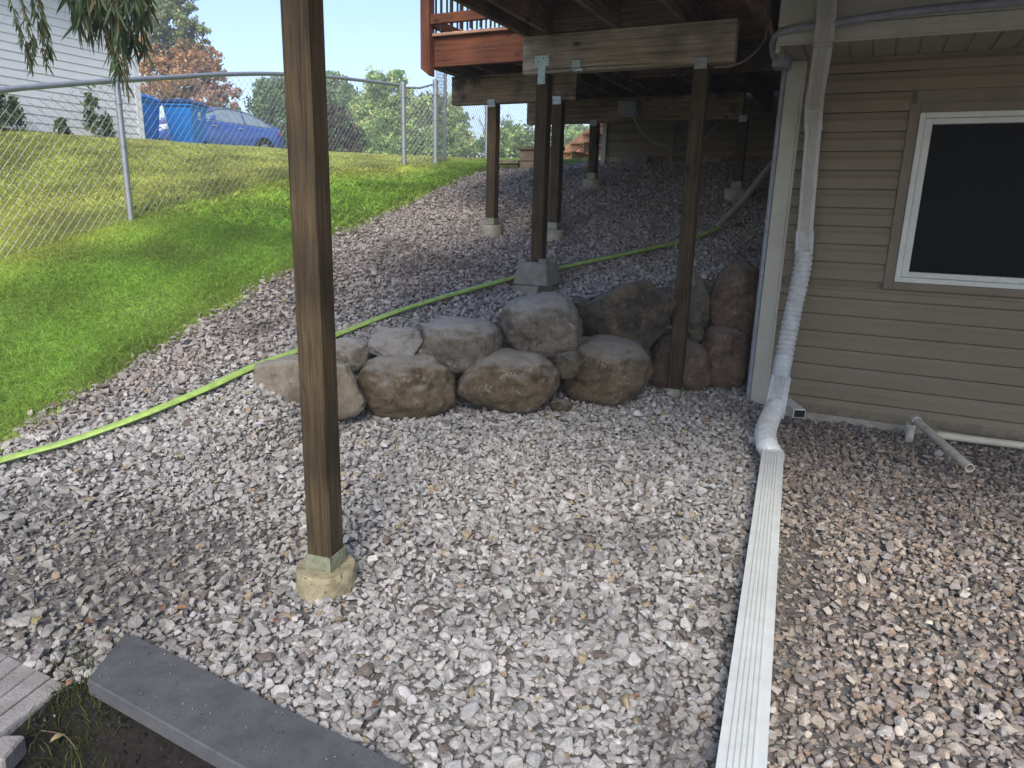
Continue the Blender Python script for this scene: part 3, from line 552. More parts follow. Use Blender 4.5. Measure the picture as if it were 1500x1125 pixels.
MB().box(-.605, -.505, WY-.026, WY+.06, .05, 2.335).box(-.508, -.488, WY-.019, WY, .05, 2.335).build('corner_board', M['cream'], house, bevel=.003)
cs = MB(); d = .0225
cs.box(WX0-.06, WX0-.002, WY-.024, WY+.0, WZ0-.05, WZ1+.055).box(WX0-.0021, WX1+.002, WY-.0235, WY, WZ1+.001, WZ1+.054).box(WX1+.002, WX1+.06, WY-.024, WY, WZ0-.05, WZ1+.055).box(WX0-.0021, WX1+.002, WY-.0235, WY, WZ0-.049, WZ0-.001)
cs.build('window_casing', M['casing'], house, bevel=.002)
fr = MB(); t = .032
for (a0, a1, c0, c1) in ((WX0, WX0+t, WZ0, WZ1), (WX1-t, WX1, WZ0, WZ1), (WX0+t, WX1-t, WZ1-t, WZ1), (WX0+t, WX1-t, WZ0, WZ0+t)): fr.box(a0, a1, WY-.034, WY+.04, c0, c1)
win = fr.build('window', M['whiteframe'], house, bevel=.003)
fr = MB(); t2 = .042; o2 = t+.001
for (a0, a1, c0, c1) in ((WX0+o2, WX0+o2+t2, WZ0+o2, WZ1-o2), (WX1-o2-t2, WX1-o2, WZ0+o2, WZ1-o2), (.95, 1.0, WZ0+o2+t2, WZ1-o2-t2), (WX0+o2+t2, WX1-o2-t2, WZ1-o2-t2*.8, WZ1-o2), (WX0+o2+t2, WX1-o2-t2, WZ0+o2, WZ0+o2+t2*.8)): fr.box(a0, a1, WY-.014, WY+.03, c0, c1)
fr.build('sash', M['whiteframe'], win, bevel=.003)
MB().box(WX0+.08, WX1-.08, WY+.005, WY+.011, WZ0+.07, WZ1-.07).build('glass', M['glass'], win)
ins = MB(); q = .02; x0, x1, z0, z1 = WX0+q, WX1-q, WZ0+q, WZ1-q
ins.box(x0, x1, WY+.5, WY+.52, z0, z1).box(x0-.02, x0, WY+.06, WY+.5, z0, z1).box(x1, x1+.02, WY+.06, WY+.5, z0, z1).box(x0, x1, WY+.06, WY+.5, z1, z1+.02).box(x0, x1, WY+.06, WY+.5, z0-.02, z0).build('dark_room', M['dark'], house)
# soffit, fascia
SY = 4.70
for i in range(38):
    x0 = -.60+.122*i
    MB().box(x0+.002, x0+.113, SY, WY-.003, 2.338, 2.346).box(x0+.112, x0+.124, SY, WY-.003, 2.345, 2.352).build('soffit_panel', M['soffit'], house, bevel=.002)
MB().box(-.60, 4, WY-.018, WY-.003, 2.318, 2.337).build('soffit_channel', M['casing'], house)
MB().box(-.62, 4, SY-.02, SY-.001, 2.333, 2.425).box(-.62, 4, SY-.026, SY-.02, 2.333, 2.345).box(-.62, 4, SY-.028, SY-.02, 2.39, 2.425).build('fascia', M['cream'], house, bevel=.002)
MB().box(-.62, 4, SY-.045, SY-.0, 2.428, 2.60).build('frieze_board', M['cream'], house, bevel=.003)
MB().box(-.628, -.602, SY, WY, 2.30, 2.36).build('soffit_return', M['cream'], house, bevel=.002)
# back wall (higher ground), lit at its left end
for i in range(8):
    z0 = 2.06+.116*i
    if z0 < 2.75: siding_panel(-3.3, -.6, z0, min(.116, 2.79-z0), 9.5, M['siding'], house)
for i in range(7):
    x0 = -3.3+.385*i; MB().box(x0+.004, x0+.377, 9.47+.003*(i % 2), 9.52, 1.55, 2.055).build('skirting_board', M['darkZ'] if i % 3 else M['greyZ'], house, bevel=.003)
MB().box(-3.36, -3.3, 9.44, 9.6, 1.6, 2.8).build('back_corner_board', M['cream'], house, bevel=.003)
MB().box(-2.43, -2.38, 9.43, 9.469, 1.6, 2.5).build('downpipe', M['greypipe'], house)
up = MB().box(-.6, 4, WY, 13, 2.83, 5.6).box(-3.35, -.6, 9.5, 13, 2.83, 5.6).box(-3.3, 4, 9.66, 13, 1.4, 2.83).box(-.46, 4, 5.8, 9.65, .1, 2.8); up.build('upper_storey', M['siding'], house)
MB().hexa([(-3.8, 4.7, 5.6), (4.4, 4.7, 5.6), (4.4, 13.4, 5.6), (-3.8, 13.4, 5.6), (-1.5, 8.8, 7.2), (4.4, 8.8, 7.2), (4.4, 9.2, 7.2), (-1.5, 9.2, 7.2)]).build('roof', M['asphalt'], house)

# ------------------------------------------------------------------ deck
BT = 2.30
deck = thing('deck', 'raised wooden deck on treated posts with weathered beams and a red stained railing', 'deck', (-2.2, 4.9, .9))
def box(name, m, parent, *a, bevel=.004, **k): return MB().box(*a, **k).build(name, m, parent, bevel=bevel)
p1 = onZ(478, 824, .135)
px2 = onY(793, 250, 4.93).x; px3 = onY(1009, 330, 4.93).x
px4 = onY(722, 240, 6.17).x; px5 = onY(815, 250, 6.17).x; px6 = onY(870, 215, 7.83).x; px7 = onY(1084, 230, 7.83).x
posts = [(p1.x, p1.y, .135, 2.42, .155, 'postZ', 'nearest brown post with a green tinged steel base on a round pier'),
    (px2, 4.93, .99, BT, 0, 'postZ', 'middle post standing on the concrete deck block'), (px3, 4.93, .09, BT, 0, 'postZ', 'darker post at the right in front of the boulders'),
    (px4, 6.17, 1.21, BT, 0, 'postZ', 'left rear post'), (px5, 6.17, 1.19, BT, 0, 'postZ', None), (px6, 7.83, 1.71, BT, 0, 'postZ', None), (px7, 7.83, 1.63, BT, 0, 'postZ', None)]
for i, (x, y, z0, z1, rz, m, lab) in enumerate(posts):
    s = .0465
    po = box('post', M[m], deck, x-s, x+s, y-s, y+s, z0, z1, rz=rz, bevel=.006)
    if lab: po['label'] = lab
    if i != 1:
        k = s+.004; hh = .05 if i == 0 else .06
        br = MB(); br.box(x-k, x+k, y-k, y-s-.0008, z0-.004, z0+hh, rz=rz, piv=(x, y)).box(x+s+.0008, x+k, y-k, y+k, z0-.004, z0+hh, rz=rz, piv=(x, y)).box(x-k, x+k, y-k, y+k, z0-.008, z0-.001, rz=rz, piv=(x, y))
        for q in (-.026, .026):
            br.box(x+q-.005, x+q+.005, y-k-.003, y-k, z0+hh-.024, z0+hh-.014, rz=rz, piv=(x, y)).box(x+k, x+k+.003, y+q-.005, y+q+.005, z0+hh-.024, z0+hh-.014, rz=rz, piv=(x, y))
        br.build('post_base', M['galvgreen'], po)
    if i > 1 or i == 1:
        if i != 1:
            MB().box(x-.04, x+.04, y-s-.006, y-s-.001, z1-.03, z1+.035).box(x-.04, x+.04, y-.0498-.01, y-.0498-.003, z1+.003, z1+.036).build('post_cap', M['galv'], po, bevel=.001)
fb = box('beam', M['greyX'], deck, -2.365, -.895, 4.885, 4.975, BT+.001, BT+.252); fb['label'] = 'weathered grey front beam with a pale T shaped plate'
t = MB(); tp = [(-.056, .115), (.056, .115), (.056, .045), (.028, .045), (.028, -.07), (-.028, -.07), (-.028, .045), (-.056, .045)]
fy = 4.8785; t.add([(px2+a, fy-.004, BT+b) for a, b in tp]+[(px2+a, fy, BT+b) for a, b in tp], [tuple(range(8)), tuple(range(8, 16))[::-1]]+[(j, (j+1) % 8, (j+1) % 8+8, j+8) for j in range(8)])
for a, b in ((-.045, .1), (.045, .1), (-.03, .075), (.03, .08), (0, .06), (.012, .095), (-.015, -.02), (.014, -.03), (.015, -.055), (-.016, -.058)): t.box(px2+a-.003, px2+a+.003, fy-.007, fy-.004, BT+b-.003, BT+b+.003, mi=1)
t.build('t_plate', [M['paleplate'], M['black']], fb)
t = MB(); bx = onY(844, 104, 4.88).x
t.box(bx-.035, bx+.035, 4.872, 4.8845, BT+.02, BT+.075).box(bx-.02, bx+.06, 4.865, 4.8845, BT-.005, BT+.018).build('bracket', M['galv'], fb, bevel=.003)
b2 = box('beam', M['beam2'], deck, -3.705, -2.44, 6.125, 6.215, BT+.001, BT+.252); b2['label'] = 'brown stained beam whose left end hangs over the slope'
b3 = box('beam', M['beam2'], deck, -3.70, -1.29, 7.785, 7.875, BT+.001, BT+.252)
b0 = box('beam', M['greyX'], deck, -2.0, 3.0, p1.y-.045, p1.y+.045, 2.421, 2.552)
JT, DT = 2.554, 2.79
jx = [-2.36, -2.175, -1.69, -1.235, -.785]
for i, x in enumerate(jx): box('joist', M['darkY' if i != 1 else 'darkY'], deck, x-.019, x+.019, 1.20, 9.38, JT, DT-.001)
for i in range(9):
    x = -.36+.405*i; box('joist', M['darkY'], deck, x-.019, x+.019, 1.20, 4.55, JT, DT-.001)
for i, x in enumerate((-3.62, -3.25, -2.85, -2.63)): box('joist', M['darkY'], deck, x-.019, x+.019, 5.74, 9.38, JT, DT-.001)
# blocking, ledger and rims
for a_, b_ in zip(jx[:-1], jx[1:]): box('blocking', M['darkX'], deck, a_+.02, b_-.02, 6.7, 6.738, JT+.002, DT-.003)
for a_, b_ in zip(jx[:-1], jx[1:]): box('blocking', M['darkX'], deck, a_+.02, b_-.02, 4.91, 4.948, JT+.002, DT-.003) if a_ < -1.5 else None
box('ledger_board', M['redX'], deck, -.76, 3.9, 4.56, 4.598, JT+.05, DT-.002)
rm = box('rim_joist', M['redX'], deck, -3.645, -2.385, 5.68, 5.718, JT, DT+.004); rm['label'] = 'orange red stained rim board beside the corner railing post'
box('rim_joist', M['redY'], deck, -3.683, -3.645, 5.68, 9.4, JT, DT+.004)
box('rim_joist', M['redX'], deck, -2.36, 3.9, 1.155, 1.193, JT, DT+.004)
n = 0
yb = 1.13
while yb < 9.34:
    x0 = -2.42 if yb < 5.6 else -3.72; x1 = 3.95 if yb < 5.02 else -.64
    o = box('decking_board', M['underX'], deck, x0+rng.uniform(-.006, .006), x1, yb, yb+.138, DT+.0045+rng.uniform(0, .002), DT+.03, bevel=.003); yb += .1455
# railing: corner post, rails, balusters (front run along X at the rim, side run along Y, far run)
rp = MB(); y0 = 5.59
rp.hexa([(-3.70, 5.59, JT-.02), (-3.61, 5.59, JT-.085), (-3.61, 5.68, JT-.085), (-3.70, 5.68, JT-.02), (-3.70, 5.59, 3.75), (-3.61, 5.59, 3.75), (-3.61, 5.68, 3.75), (-3.70, 5.68, 3.75)])
rp.build('railing_post', M['redZ'], deck, bevel=.003)
for (x, y) in ((-3.70, 9.2), (-2.44, 5.60), (-2.44, 1.25)): box('railing_post', M['redZ'], deck, x, x+.088, y-.088, y, DT+.031, 3.75)
def railrun(p, q):
    p = Vector(p); q = Vector(q); L = (q-p).length; al = abs(q.x-p.x) > abs(q.y-p.y); n = int(L/.09)
    def bar(z0, z1, m, w=.02):
        return box('rail', m, deck, *( (min(p.x, q.x), max(p.x, q.x), p.y-w, p.y+w) if al else (p.x-w, p.x+w, min(p.y, q.y), max(p.y, q.y))), z0, z1)
    bar(2.885, 2.965, M['redX' if al else 'redY']); bar(3.62, 3.70, M['redX' if al else 'redY'])
    for i in range(1, n):
        c = p.lerp(q, i/n); MB().tube([(c.x, c.y, 2.83), (c.x, c.y, 3.68)], .0095, 6, ref=(1, 0, 0)).build('baluster', M['black'], deck)
    return
railrun((-3.61, 5.63, 0), (-2.45, 5.63, 0)); railrun((-3.66, 5.69, 0), (-3.66, 9.1, 0)); railrun((-2.40, 1.25, 0), (-2.40, 5.5, 0))

# piers, deck block
def pier(x, y, r, zt, label, m, zb=None):
    zb = g1(x, y)-.15 if zb is None else zb; mb = MB(); seg = 28; rr = [(zb, 1.03), (zb+(zt-zb)*.6, 1.02), (zt-.03, 1.0), (zt-.008, .985), (zt, .93)]
    vs = []; rs = random.Random(int(x*100))
    for z, k in rr:
        for j in range(seg):
            a = 2*math.pi*j/seg; q = r*k*(1+.012*noise.noise(Vector((math.cos(a)*2, math.sin(a)*2, z*6+x)))); vs.append((x+q*math.cos(a), y+q*math.sin(a), z+.006*noise.noise(Vector((a, z*9, x)))))
    fs = [(i*seg+j, i*seg+(j+1) % seg, (i+1)*seg+(j+1) % seg, (i+1)*seg+j) for i in range(len(rr)-1) for j in range(seg)]+[tuple((len(rr)-1)*seg+j for j in range(seg))]
    o = mb.add(vs, fs).build('concrete_pier', m, smooth=True); return tag(o, label, 'pier', 'round concrete piers under the deck posts')
pier(p1.x, p1.y, .107, .128, 'yellowish mossy round concrete pier under the nearest post', M['concrete'], zb=-.2)
pier(px3+.04, 4.90, .085, .078, 'concrete pier nearly buried in gravel under the darker post', M['concrete'], zb=-.1)
pier(px4, 6.17, .105, 1.205, 'round concrete pier under the left rear post', M['concgrey'])
pier(px5, 6.17, .105, 1.185, 'round concrete pier half behind the middle post', M['concgrey'])
pier(px6, 7.83, .11, 1.70, 'low pale concrete pier under the short post in front of the stairs', M['concgrey'])
pier(px7, 7.83, .125, 1.62, 'dark concrete pier in the deep shade near the drain pipe', M['concgrey'])
db = MB(); bxx, byy = px2, 4.93; w1, w0 = .112, .145
zt, zb = .985, .815
db.hexa([(bxx-w0, byy-w0, zb), (bxx+w0, byy-w0, zb), (bxx+w0, byy+w0, zb), (bxx-w0, byy+w0, zb), (bxx-w1, byy-w1, zt), (bxx+w1, byy-w1, zt), (bxx+w1, byy+w1, zt), (bxx-w1, byy+w1, zt)])
for sx in (-1, 1):
    for sy in (-1, 1): db.box(bxx+sx*.082-.034, bxx+sx*.082+.034, byy+sy*.082-.034, byy+sy*.082+.034, zt-.01, zt+.028)
tag(db.build('deck_block', M['block'], bevel=.008), 'square tapered concrete deck block under the middle post', 'deck block')
tag(MB().box(bxx-.115, bxx+.075, byy-.17, byy+.1, .70, .813).build('concrete_paver', M['block'], bevel=.006), 'small flat concrete paver under the tapered deck block', 'paver')

# ------------------------------------------------------------------ outlet box and cable under the deck
ob = thing('outlet_box', 'grey weatherproof outlet box fixed to the rear beam', 'outlet box', onY(922, 172, 7.78))
c = onY(905, 172, 7.78); c2 = onY(938, 147, 7.78); w_ = c2.x-c.x
MB().box(c.x, c2.x, 7.745, 7.784, c.z, c2.z).build('back_plate', M['concgrey'], ob, bevel=.004)
MB().box(c.x+w_*.42, c2.x-.01, 7.69, 7.744, c.z+.012, c2.z-.012).build('cover', M['conduit'], ob, bevel=.01)
MB().box(c.x+.012, c.x+w_*.38, 7.735, 7.7445, c.z+.02, c2.z-.03).build('label_plate', M['soffit'], ob)
cp = [onY(928, 170, 7.74), onY(935, 185, 7.7), onY(950, 203, 7.8), onY(975, 214, 7.9), onY(1005, 216, 8.1), onY(1030, 205, 8.3), onY(1052, 180, 8.4)]
tag(MB().tube(spline(cp), .011, 8).build('cable', M['cable'], smooth=True), 'grey cable drooping from the outlet box under the deck', 'cable')
# blocks and rocks at the top of the slope
p = ghit(937, 242); tag(MB().hexa([(p.x-.16, p.y-.08, p.z-.05), (p.x+.13, p.y-.08, p.z-.05), (p.x+.13, p.y+.1, p.z-.05), (p.x-.16, p.y+.1, p.z-.05), (p.x-.11, p.y-.07, p.z+.13), (p.x+.12, p.y-.07, p.z+.10), (p.x+.12, p.y+.09, p.z+.10), (p.x-.11, p.y+.09, p.z+.13)]).build('concrete_block', M['block'], bevel=.01), 'chipped concrete block at the top of the gravel slope', 'block')
def rock(u, v, s, label, m, name='rock', flat=.5):
    p = ghit(u, v); bm = bmesh.new(); bmesh.ops.create_icosphere(bm, subdivisions=3, radius=1)
    for q in bm.verts: q.co = Vector((q.co.x*s, q.co.y*s*.7, q.co.z*s*flat))*(1+.35*noise.noise(q.co*1.7+Vector((u, v, 0))))
    me = bpy.data.meshes.new(name); bm.to_mesh(me); bm.free(); me.materials.append(m); o = bpy.data.objects.new(name, me); COL.objects.link(o); o.location = p+Vector((0, 0, s*flat*.4)); return tag(o, label, 'rock')
rock(993, 244, .10, 'white rock lying at the top of the dark slope', bmF); rock(1066, 222, .16, 'pale broken slab of rock in the shade near the back wall', bmC)
rock(800, 345, .07, 'flat grey rock right of the rear pier', bmC) if False else None
rock(575, 1050, .035, 'brown egg shaped cobble in the near gravel', bouldermat('brown_cobble', (.22, .17, .12), (.15, .12, .09), (.25, .22, .18), (.25, .2, .15), .3, 3), 'cobble')
# ------------------------------------------------------------------ stairs and block wall beyond
st = thing('wooden_stairs', 'sunlit orange wooden stairs descending to the left behind the deck', 'stairs', (-4.8, 12.2, 1.9))
sA = onY(812, 243, 12.0); sB = onY(876, 196, 12.0); slope = (sB.z-sA.z)/(sB.x-sA.x)
for k, yy in enumerate((12.0, 12.5, 13.0)):
    a0 = Vector((sA.x-.15, yy, sA.z-.15*slope)); L = 1.35
    MB().hexa([(a0.x, yy, a0.z), (a0.x+L, yy, a0.z+L*slope), (a0.x+L, yy+.04, a0.z+L*slope), (a0.x, yy+.04, a0.z), (a0.x, yy, a0.z+.2), (a0.x+L, yy, a0.z+.2+L*slope), (a0.x+L, yy+.04, a0.z+.2+L*slope), (a0.x, yy+.04, a0.z+.2)]).build('stringer', M['orange'], st, bevel=.004)
for k in range(6):
    xx = sA.x-.12+.22*k; zz = sA.z+.15+slope*(.22*k-.12)
    MB().box(xx-.02, xx+.24, 11.93, 13.1, zz, zz+.035).build('tread', M['orange'], st, bevel=.004)
    MB().box(xx+.215, xx+.235, 11.96, 13.07, zz-.14, zz-.003).build('riser', M['orange'], st, bevel=.003)
bw = thing('block_retaining_wall', 'stepped tan concrete block wall with dark caps beside the lawn crest', 'retaining wall', onY(755, 245, 9.2))
q0, q1, q2 = onY(728, 240, 9.2), onY(760, 240, 9.2), onY(815, 240, 9.2); zt1 = onY(745, 235, 9.2).z; zt2 = onY(770, 214, 9.2).z
def bwall(x0, x1, y0, y1, zt, rows):
    for r_ in range(rows):
        n = max(1, int((x1-x0)/.3)); wv = (x1-x0)/n
        for i in range(n): MB().box(x0+wv*i+.004, x0+wv*(i+1)-.004, y0+rng.uniform(0, .01), y1, zt-.05-.15*(r_+1)+.004, zt-.052-.15*r_).build('block', M['blockwall'], bw, bevel=.008)
    MB().box(x0-.02, x1+.02, y0-.03, y1, zt-.048, zt).build('cap', M['concrete'], bw, bevel=.008)
bwall(q0.x, q1.x-.02, 9.2, 9.45, zt1, 3); bwall(q1.x, q2.x, 9.2, 9.45, zt2, 4)

# ------------------------------------------------------------------ downspout
ds = thing('downspout', 'long white downspout down the house corner and out across the gravel', 'downspout', (-.3, 4.9, .1))
def ribprof(w, h, nr=5, d=.005):
    pts = [(-w/2, -h/2), (w/2, -h/2), (w/2, h/2)]; n = nr*4
    # outer face has standing ribs
    a, b = w/2*.62, -w/2*.62
    for i in range(n+1):
        x = a+(b-a)*i/n; pts.append((x, h/2+(d if (i % 4) in (1, 2) else 0)-.0))
    pts.append((-w/2, h/2)); return pts
fy_ = 4.60
u1 = [onY(1215, -60, fy_), onY(1210, 20, fy_), onY(1206, 62, fy_)]
u2 = u1[-1:]+[onY(1196, 120, 4.80), onY(1193, 150, 4.95)]
u3 = [onY(1193, 152, 5.02), onY(1192, 190, 5.12)]
u4 = [onY(1192, 188, 5.115), onY(1177, 345, 5.115)]
pr = ribprof(.092, .066)
def outw(path, name, m, w=.092, h=.066, mir=True):
    # out-facing side is -Y
    p = [(x, -y) for x, y in ribprof(w, h)]
    return MB().sweep([(x, y) for x, y in ribprof(w, h)], path, ref=(0, -1, 0.0001)).build(name, m, ds, bevel=0)
def facing(path, name, m, outn, w, h, ns=None):
    path = [Vector(p) for p in path]; mb = MB(); pf = ribprof(w, h); vs = []; N = len(path); n = len(pf)
    for i, p in enumerate(path):
        t = (path[min(i+1, N-1)]-path[max(i-1, 0)]).normalized(); o = Vector(outn); o = (o-t*o.dot(t)).normalized(); s_ = t.cross(o).normalized()
        vs += [p+s_*x+o*y for x, y in pf]
    fs = [(i*n+j, i*n+(j+1) % n, (i+1)*n+(j+1) % n, (i+1)*n+j) for i in range(N-1) for j in range(n)]+[tuple(range(n)), tuple((N-1)*n+j for j in range(n))[::-1]]
    return mb.add(vs, fs).build(name, m, ds)
OUT = (.15, -1, 0)
facing(u1, 'upper_pipe', M['spoutshade'], OUT, .10, .07); facing([u1[-1]+Vector((0, .002, -.004)), onY(1193, 148, 4.96)], 'offset_pipe', M['spoutshade'], OUT, .096, .066)
facing([onY(1194, 140, 4.99), onY(1192, 158, 5.06), onY(1191, 176, 5.10), onY(1191, 192, 5.11)], 'elbow', M['spoutshade'], OUT, .104, .074)
el = MB()
for i in range(8):
    c = onY(1192.5-i*.2, 157+i*3.4, 5.055+.006*i); el.box(c.x-.035, c.x+.035, c.y-.046, c.y-.035, c.z-.0035, c.z+.0035)
el.build('elbow_crimps', M['spoutshade'], ds, bevel=.001)
facing([onY(1191, 188, 5.11), onY(1178, 347, 5.115)], 'lower_pipe', M['spoutshade'], OUT, .094, .066)
c = onY(1178, 352, 5.115); facing([onY(1178.6, 338, 5.112), onY(1177, 372, 5.112)], 'adapter', M['flex'], OUT, .108, .08)
def corr(path, r, pitch, amp, name, m, seg=20, sharp=1.0):
    L = 0; pts = spline(path, 24); out = [pts[0]]; acc = 0; sc = []
    lens = [0]
    for a_, b_ in zip(pts[:-1], pts[1:]): lens.append(lens[-1]+(b_-a_).length)
    n = int(lens[-1]/pitch)*4; P_ = []; K = []
    for i in range(n+1):
        d = lens[-1]*i/n; j = max(k for k in range(len(lens)) if lens[k] <= d+1e-9); j = min(j, len(pts)-2); f = (d-lens[j])/max(1e-9, lens[j+1]-lens[j]); P_.append(pts[j].lerp(pts[j+1], f))
        K.append(1+amp*[0, 1, 1, 0][i % 4]+.02*noise.noise(Vector((i*.13, 0, r))))
    return MB().tube(P_, r, seg, scales=K, ref=(1, 0, .3)).build(name, m, ds, smooth=True)
f0 = onY(1178, 368, 5.10)
fpts = [f0, onY(1174, 400, 5.08), onY(1163, 450, 5.03), onY(1152, 505, 4.93), onY(1148, 528, 4.88)]
corr(fpts, .052, .033, .13, 'flexible_pipe', M['flex'])
corr([onY(1148, 524, 4.885), onY(1144, 545, 4.82), onY(1139, 572, 4.70)], .057, .03, .03, 'taped_joint', M['tape'])
facing([onY(1143, 560, 4.74), onY(1135, 602, 4.47)], 'coupling', M['tape'], (.1, -1, .5), .118, .10)
low = [onY(1136, 594, 4.50), onY(1126, 618, 4.30), onY(1121, 636, 4.12)]
g3, g4 = SPOUT[0]+Vector((.0, .12, .015)), SPOUT[0]+Vector((0, -.02, 0))
low += [onY(1124, 654, 3.98), g4+Vector((0, .06, .005)), g4]
corr(low, .058, .034, .05, 'taped_bend', M['tape'])
gsp = [SPOUT[0].lerp(SPOUT[1], t_)+Vector((0, 0, .006+.004*math.sin(t_*9))) for t_ in (0, .25, .5, .75, 1, 1.35)]
facing(gsp, 'ground_pipe', M['spout'], (0, 0, 1), .112, .092)
# cut old outlet beside it
oa, ob_ = onY(1148, 588, 5.0), onZ(1171, 606, .13)
tag(MB().sweep([(-.04, -.028), (.04, -.028), (.04, .028), (-.04, .028)], [oa, ob_], ref=(0, 0, 1)).build('downspout_outlet', M['spout'], bevel=.003), 'short white cut off downspout end pointing out beside the taped pipe', 'outlet pipe')
dv = (ob_-oa).normalized(); MB().sweep([(-.035, -.023), (.035, -.023), (.035, .023), (-.035, .023)], [ob_-dv*.02, ob_+dv*.002], ref=(0, 0, 1)).build('opening_shade', M['dark'], bpy.data.objects['downspout_outlet'])  # black plug in the solid pipe end, painted shade of a hollow
# PVC pipes
pv = thing('pvc_drain_pipe', 'dirty white plastic pipe elbow sticking out from the wall over the gravel', 'pipe', onY(1333, 634, 5.02))
e0, e1, e2 = onY(1332, 640, 5.03), onY(1335, 621, 5.03), onY(1340, 614, 5.0); e3 = onZ(1421, 686, .10)
MB().tube([e0-Vector((0, 0, .05)), e0, e1], .024, 16, ref=(1, 0, 0)).build('stub', M['pvc'], pv, smooth=True)
MB().tube(spline([e1-Vector((0, 0, .02)), e1+Vector((0, 0, .012)), e2+Vector((.0, -.005, .0)), e2.lerp(e3, .05)], 6), .030, 16, ref=(1, 0, .2)).build('elbow', M['pvc'], pv, smooth=True)
dv = (e3-e2).normalized(); mb = MB(); ns = 18
a_ = dv.cross(Vector((0, 0, 1))).normalized(); b_ = a_.cross(dv); rings = [(e2, .0235), (e3, .0235), (e3, .0195), (e3-dv*.25, .0195)]; vs = []
for c, r_ in rings: vs += [c+a_*r_*math.cos(2*math.pi*j/ns)+b_*r_*math.sin(2*math.pi*j/ns) for j in range(ns)]
mb.add(vs, [(i*ns+j, i*ns+(j+1) % ns, (i+1)*ns+(j+1) % ns, (i+1)*ns+j) for i in range(3) for j in range(ns)]+[tuple(3*ns+j for j in range(ns))]).build('pipe', M['pvc'], pv, smooth=True)
tag(MB().tube([onY(1372, 637, 5.06), onY(1500, 653, 5.06), onY(1640, 672, 5.05)], .024, 14).build('plastic_pipe', M['pvcclean'], smooth=True), 'cream plastic pipe lying along the foot of the siding', 'pipe')
# conduit, junction box, upper flexible conduit, thin cable
cx0 = onY(1149, 100, WY-.03).x
co = thing('electrical_conduit', 'grey electrical conduit running down beside the cream corner board', 'conduit', (cx0, WY-.03, .1))
MB().tube([(cx0, WY-.02, 2.32), (cx0, WY-.02, -.05)], .0155, 12, ref=(1, 0, 0)).build('vertical_pipe', M['conduit'], co, smooth=True)
jb0 = onY(1131, 98, 4.98); 
MB().box(jb0.x, jb0.x+.10, 4.95, 5.10, jb0.z-.005, jb0.z+.15).build('junction_box', M['conduit'], co, bevel=.005)
cpts = [onY(1134, 82, 4.93), onY(1132, 66, 4.85), onY(1138, 52, 4.72), onY(1158, 43, 4.63), onY(1200, 37, 4.60), onY(1262, 27, 4.58), onY(1330, 17, 4.57), onY(1420, 8, 4.57), onY(1540, -4, 4.57)]
MB().tube(spline(cpts, 8), .021, 12).build('flexible_conduit', M['conduit'], co, smooth=True)
tag(MB().tube(spline([onY(1046, 98, 4.86), onY(1068, 97, 4.86), onY(1092, 88, 4.9), onY(1112, 70, 4.95), onY(1122, 52, 5.0), onY(1120, 30, 5.1)], 8), .007, 8).build('wire', M['greypipe'], smooth=True), 'thin dark wire looping from the front beam end up to the joists', 'wire')
# ------------------------------------------------------------------ hose over the gravel, drain pipe
hp = [ghit(u, v, .02) for u, v in ((-160, 740), (0, 684), (100, 656), (200, 620), (300, 578), (370, 545), (440, 519), (500, 494), (580, 463), (660, 438), (750, 413))]
hp2 = [ghit(u, v, .02) for u, v in ((800, 402), (870, 387), (940, 372), (1005, 357), (1054, 338))]
for q in hp+hp2: q.z += .03
hb = MB().sweep([(.034*math.cos(a), .014*math.sin(a)) for a in np.linspace(0, 2*math.pi, 12, endpoint=False)], spline(hp+[hp[-1].lerp(hp2[0], .5)]+hp2, 8), ref=(0, 0, 1))
tag(hb.build('garden_hose', M['hose'], smooth=True), 'flat lime green hose running up across the gravel behind the deck block', 'hose')
e = hp2[-1]; q = onY(1052, 332, e.y)
tag(MB().tube([e+Vector((-.02, 0, .01)), Vector(onY(1090, 292, (e.y+6.6)/2)), onY(1128, 243, 6.6), onY(1160, 215, 6.5)], .030, 12).build('drain_pipe', M['greypipe'], smooth=True), 'grey rigid drain pipe leaning down from the wall to the green hose', 'pipe')
print('hose end', e)

# ------------------------------------------------------------------ slabs bottom left
c4 = [Vector(SLAB[0]), Vector(SLAB[1]), Vector(SLAB[2]), Vector(SLAB[3])]
ex = (c4[2]-c4[1]).normalized(); c4[2] = c4[1]+ex*1.25; c4[3] = c4[0]+(Vector(SLAB[3])-Vector(SLAB[0])).normalized()*1.25
sb = MB().hexa([(p.x, p.y, .012) for p in (c4[1], c4[2], c4[3], c4[0])]+[(p.x, p.y, .062) for p in (c4[1], c4[2], c4[3], c4[0])])
so_ = sb.build('concrete_slab', M['slab'], bevel=.004); tag(so_, 'thick blue grey concrete slab over a dark soil hollow', 'slab')
pt = [onZ(u, v, .005) for u, v in ((-120, 897), (98, 1002), (-20, 1088), (-260, 1010))]
pvr = thing('plank_paver', 'pale concrete paver with plank grooves at the corner beside the slab', 'paver', (pt[1].x, pt[1].y, -.04))
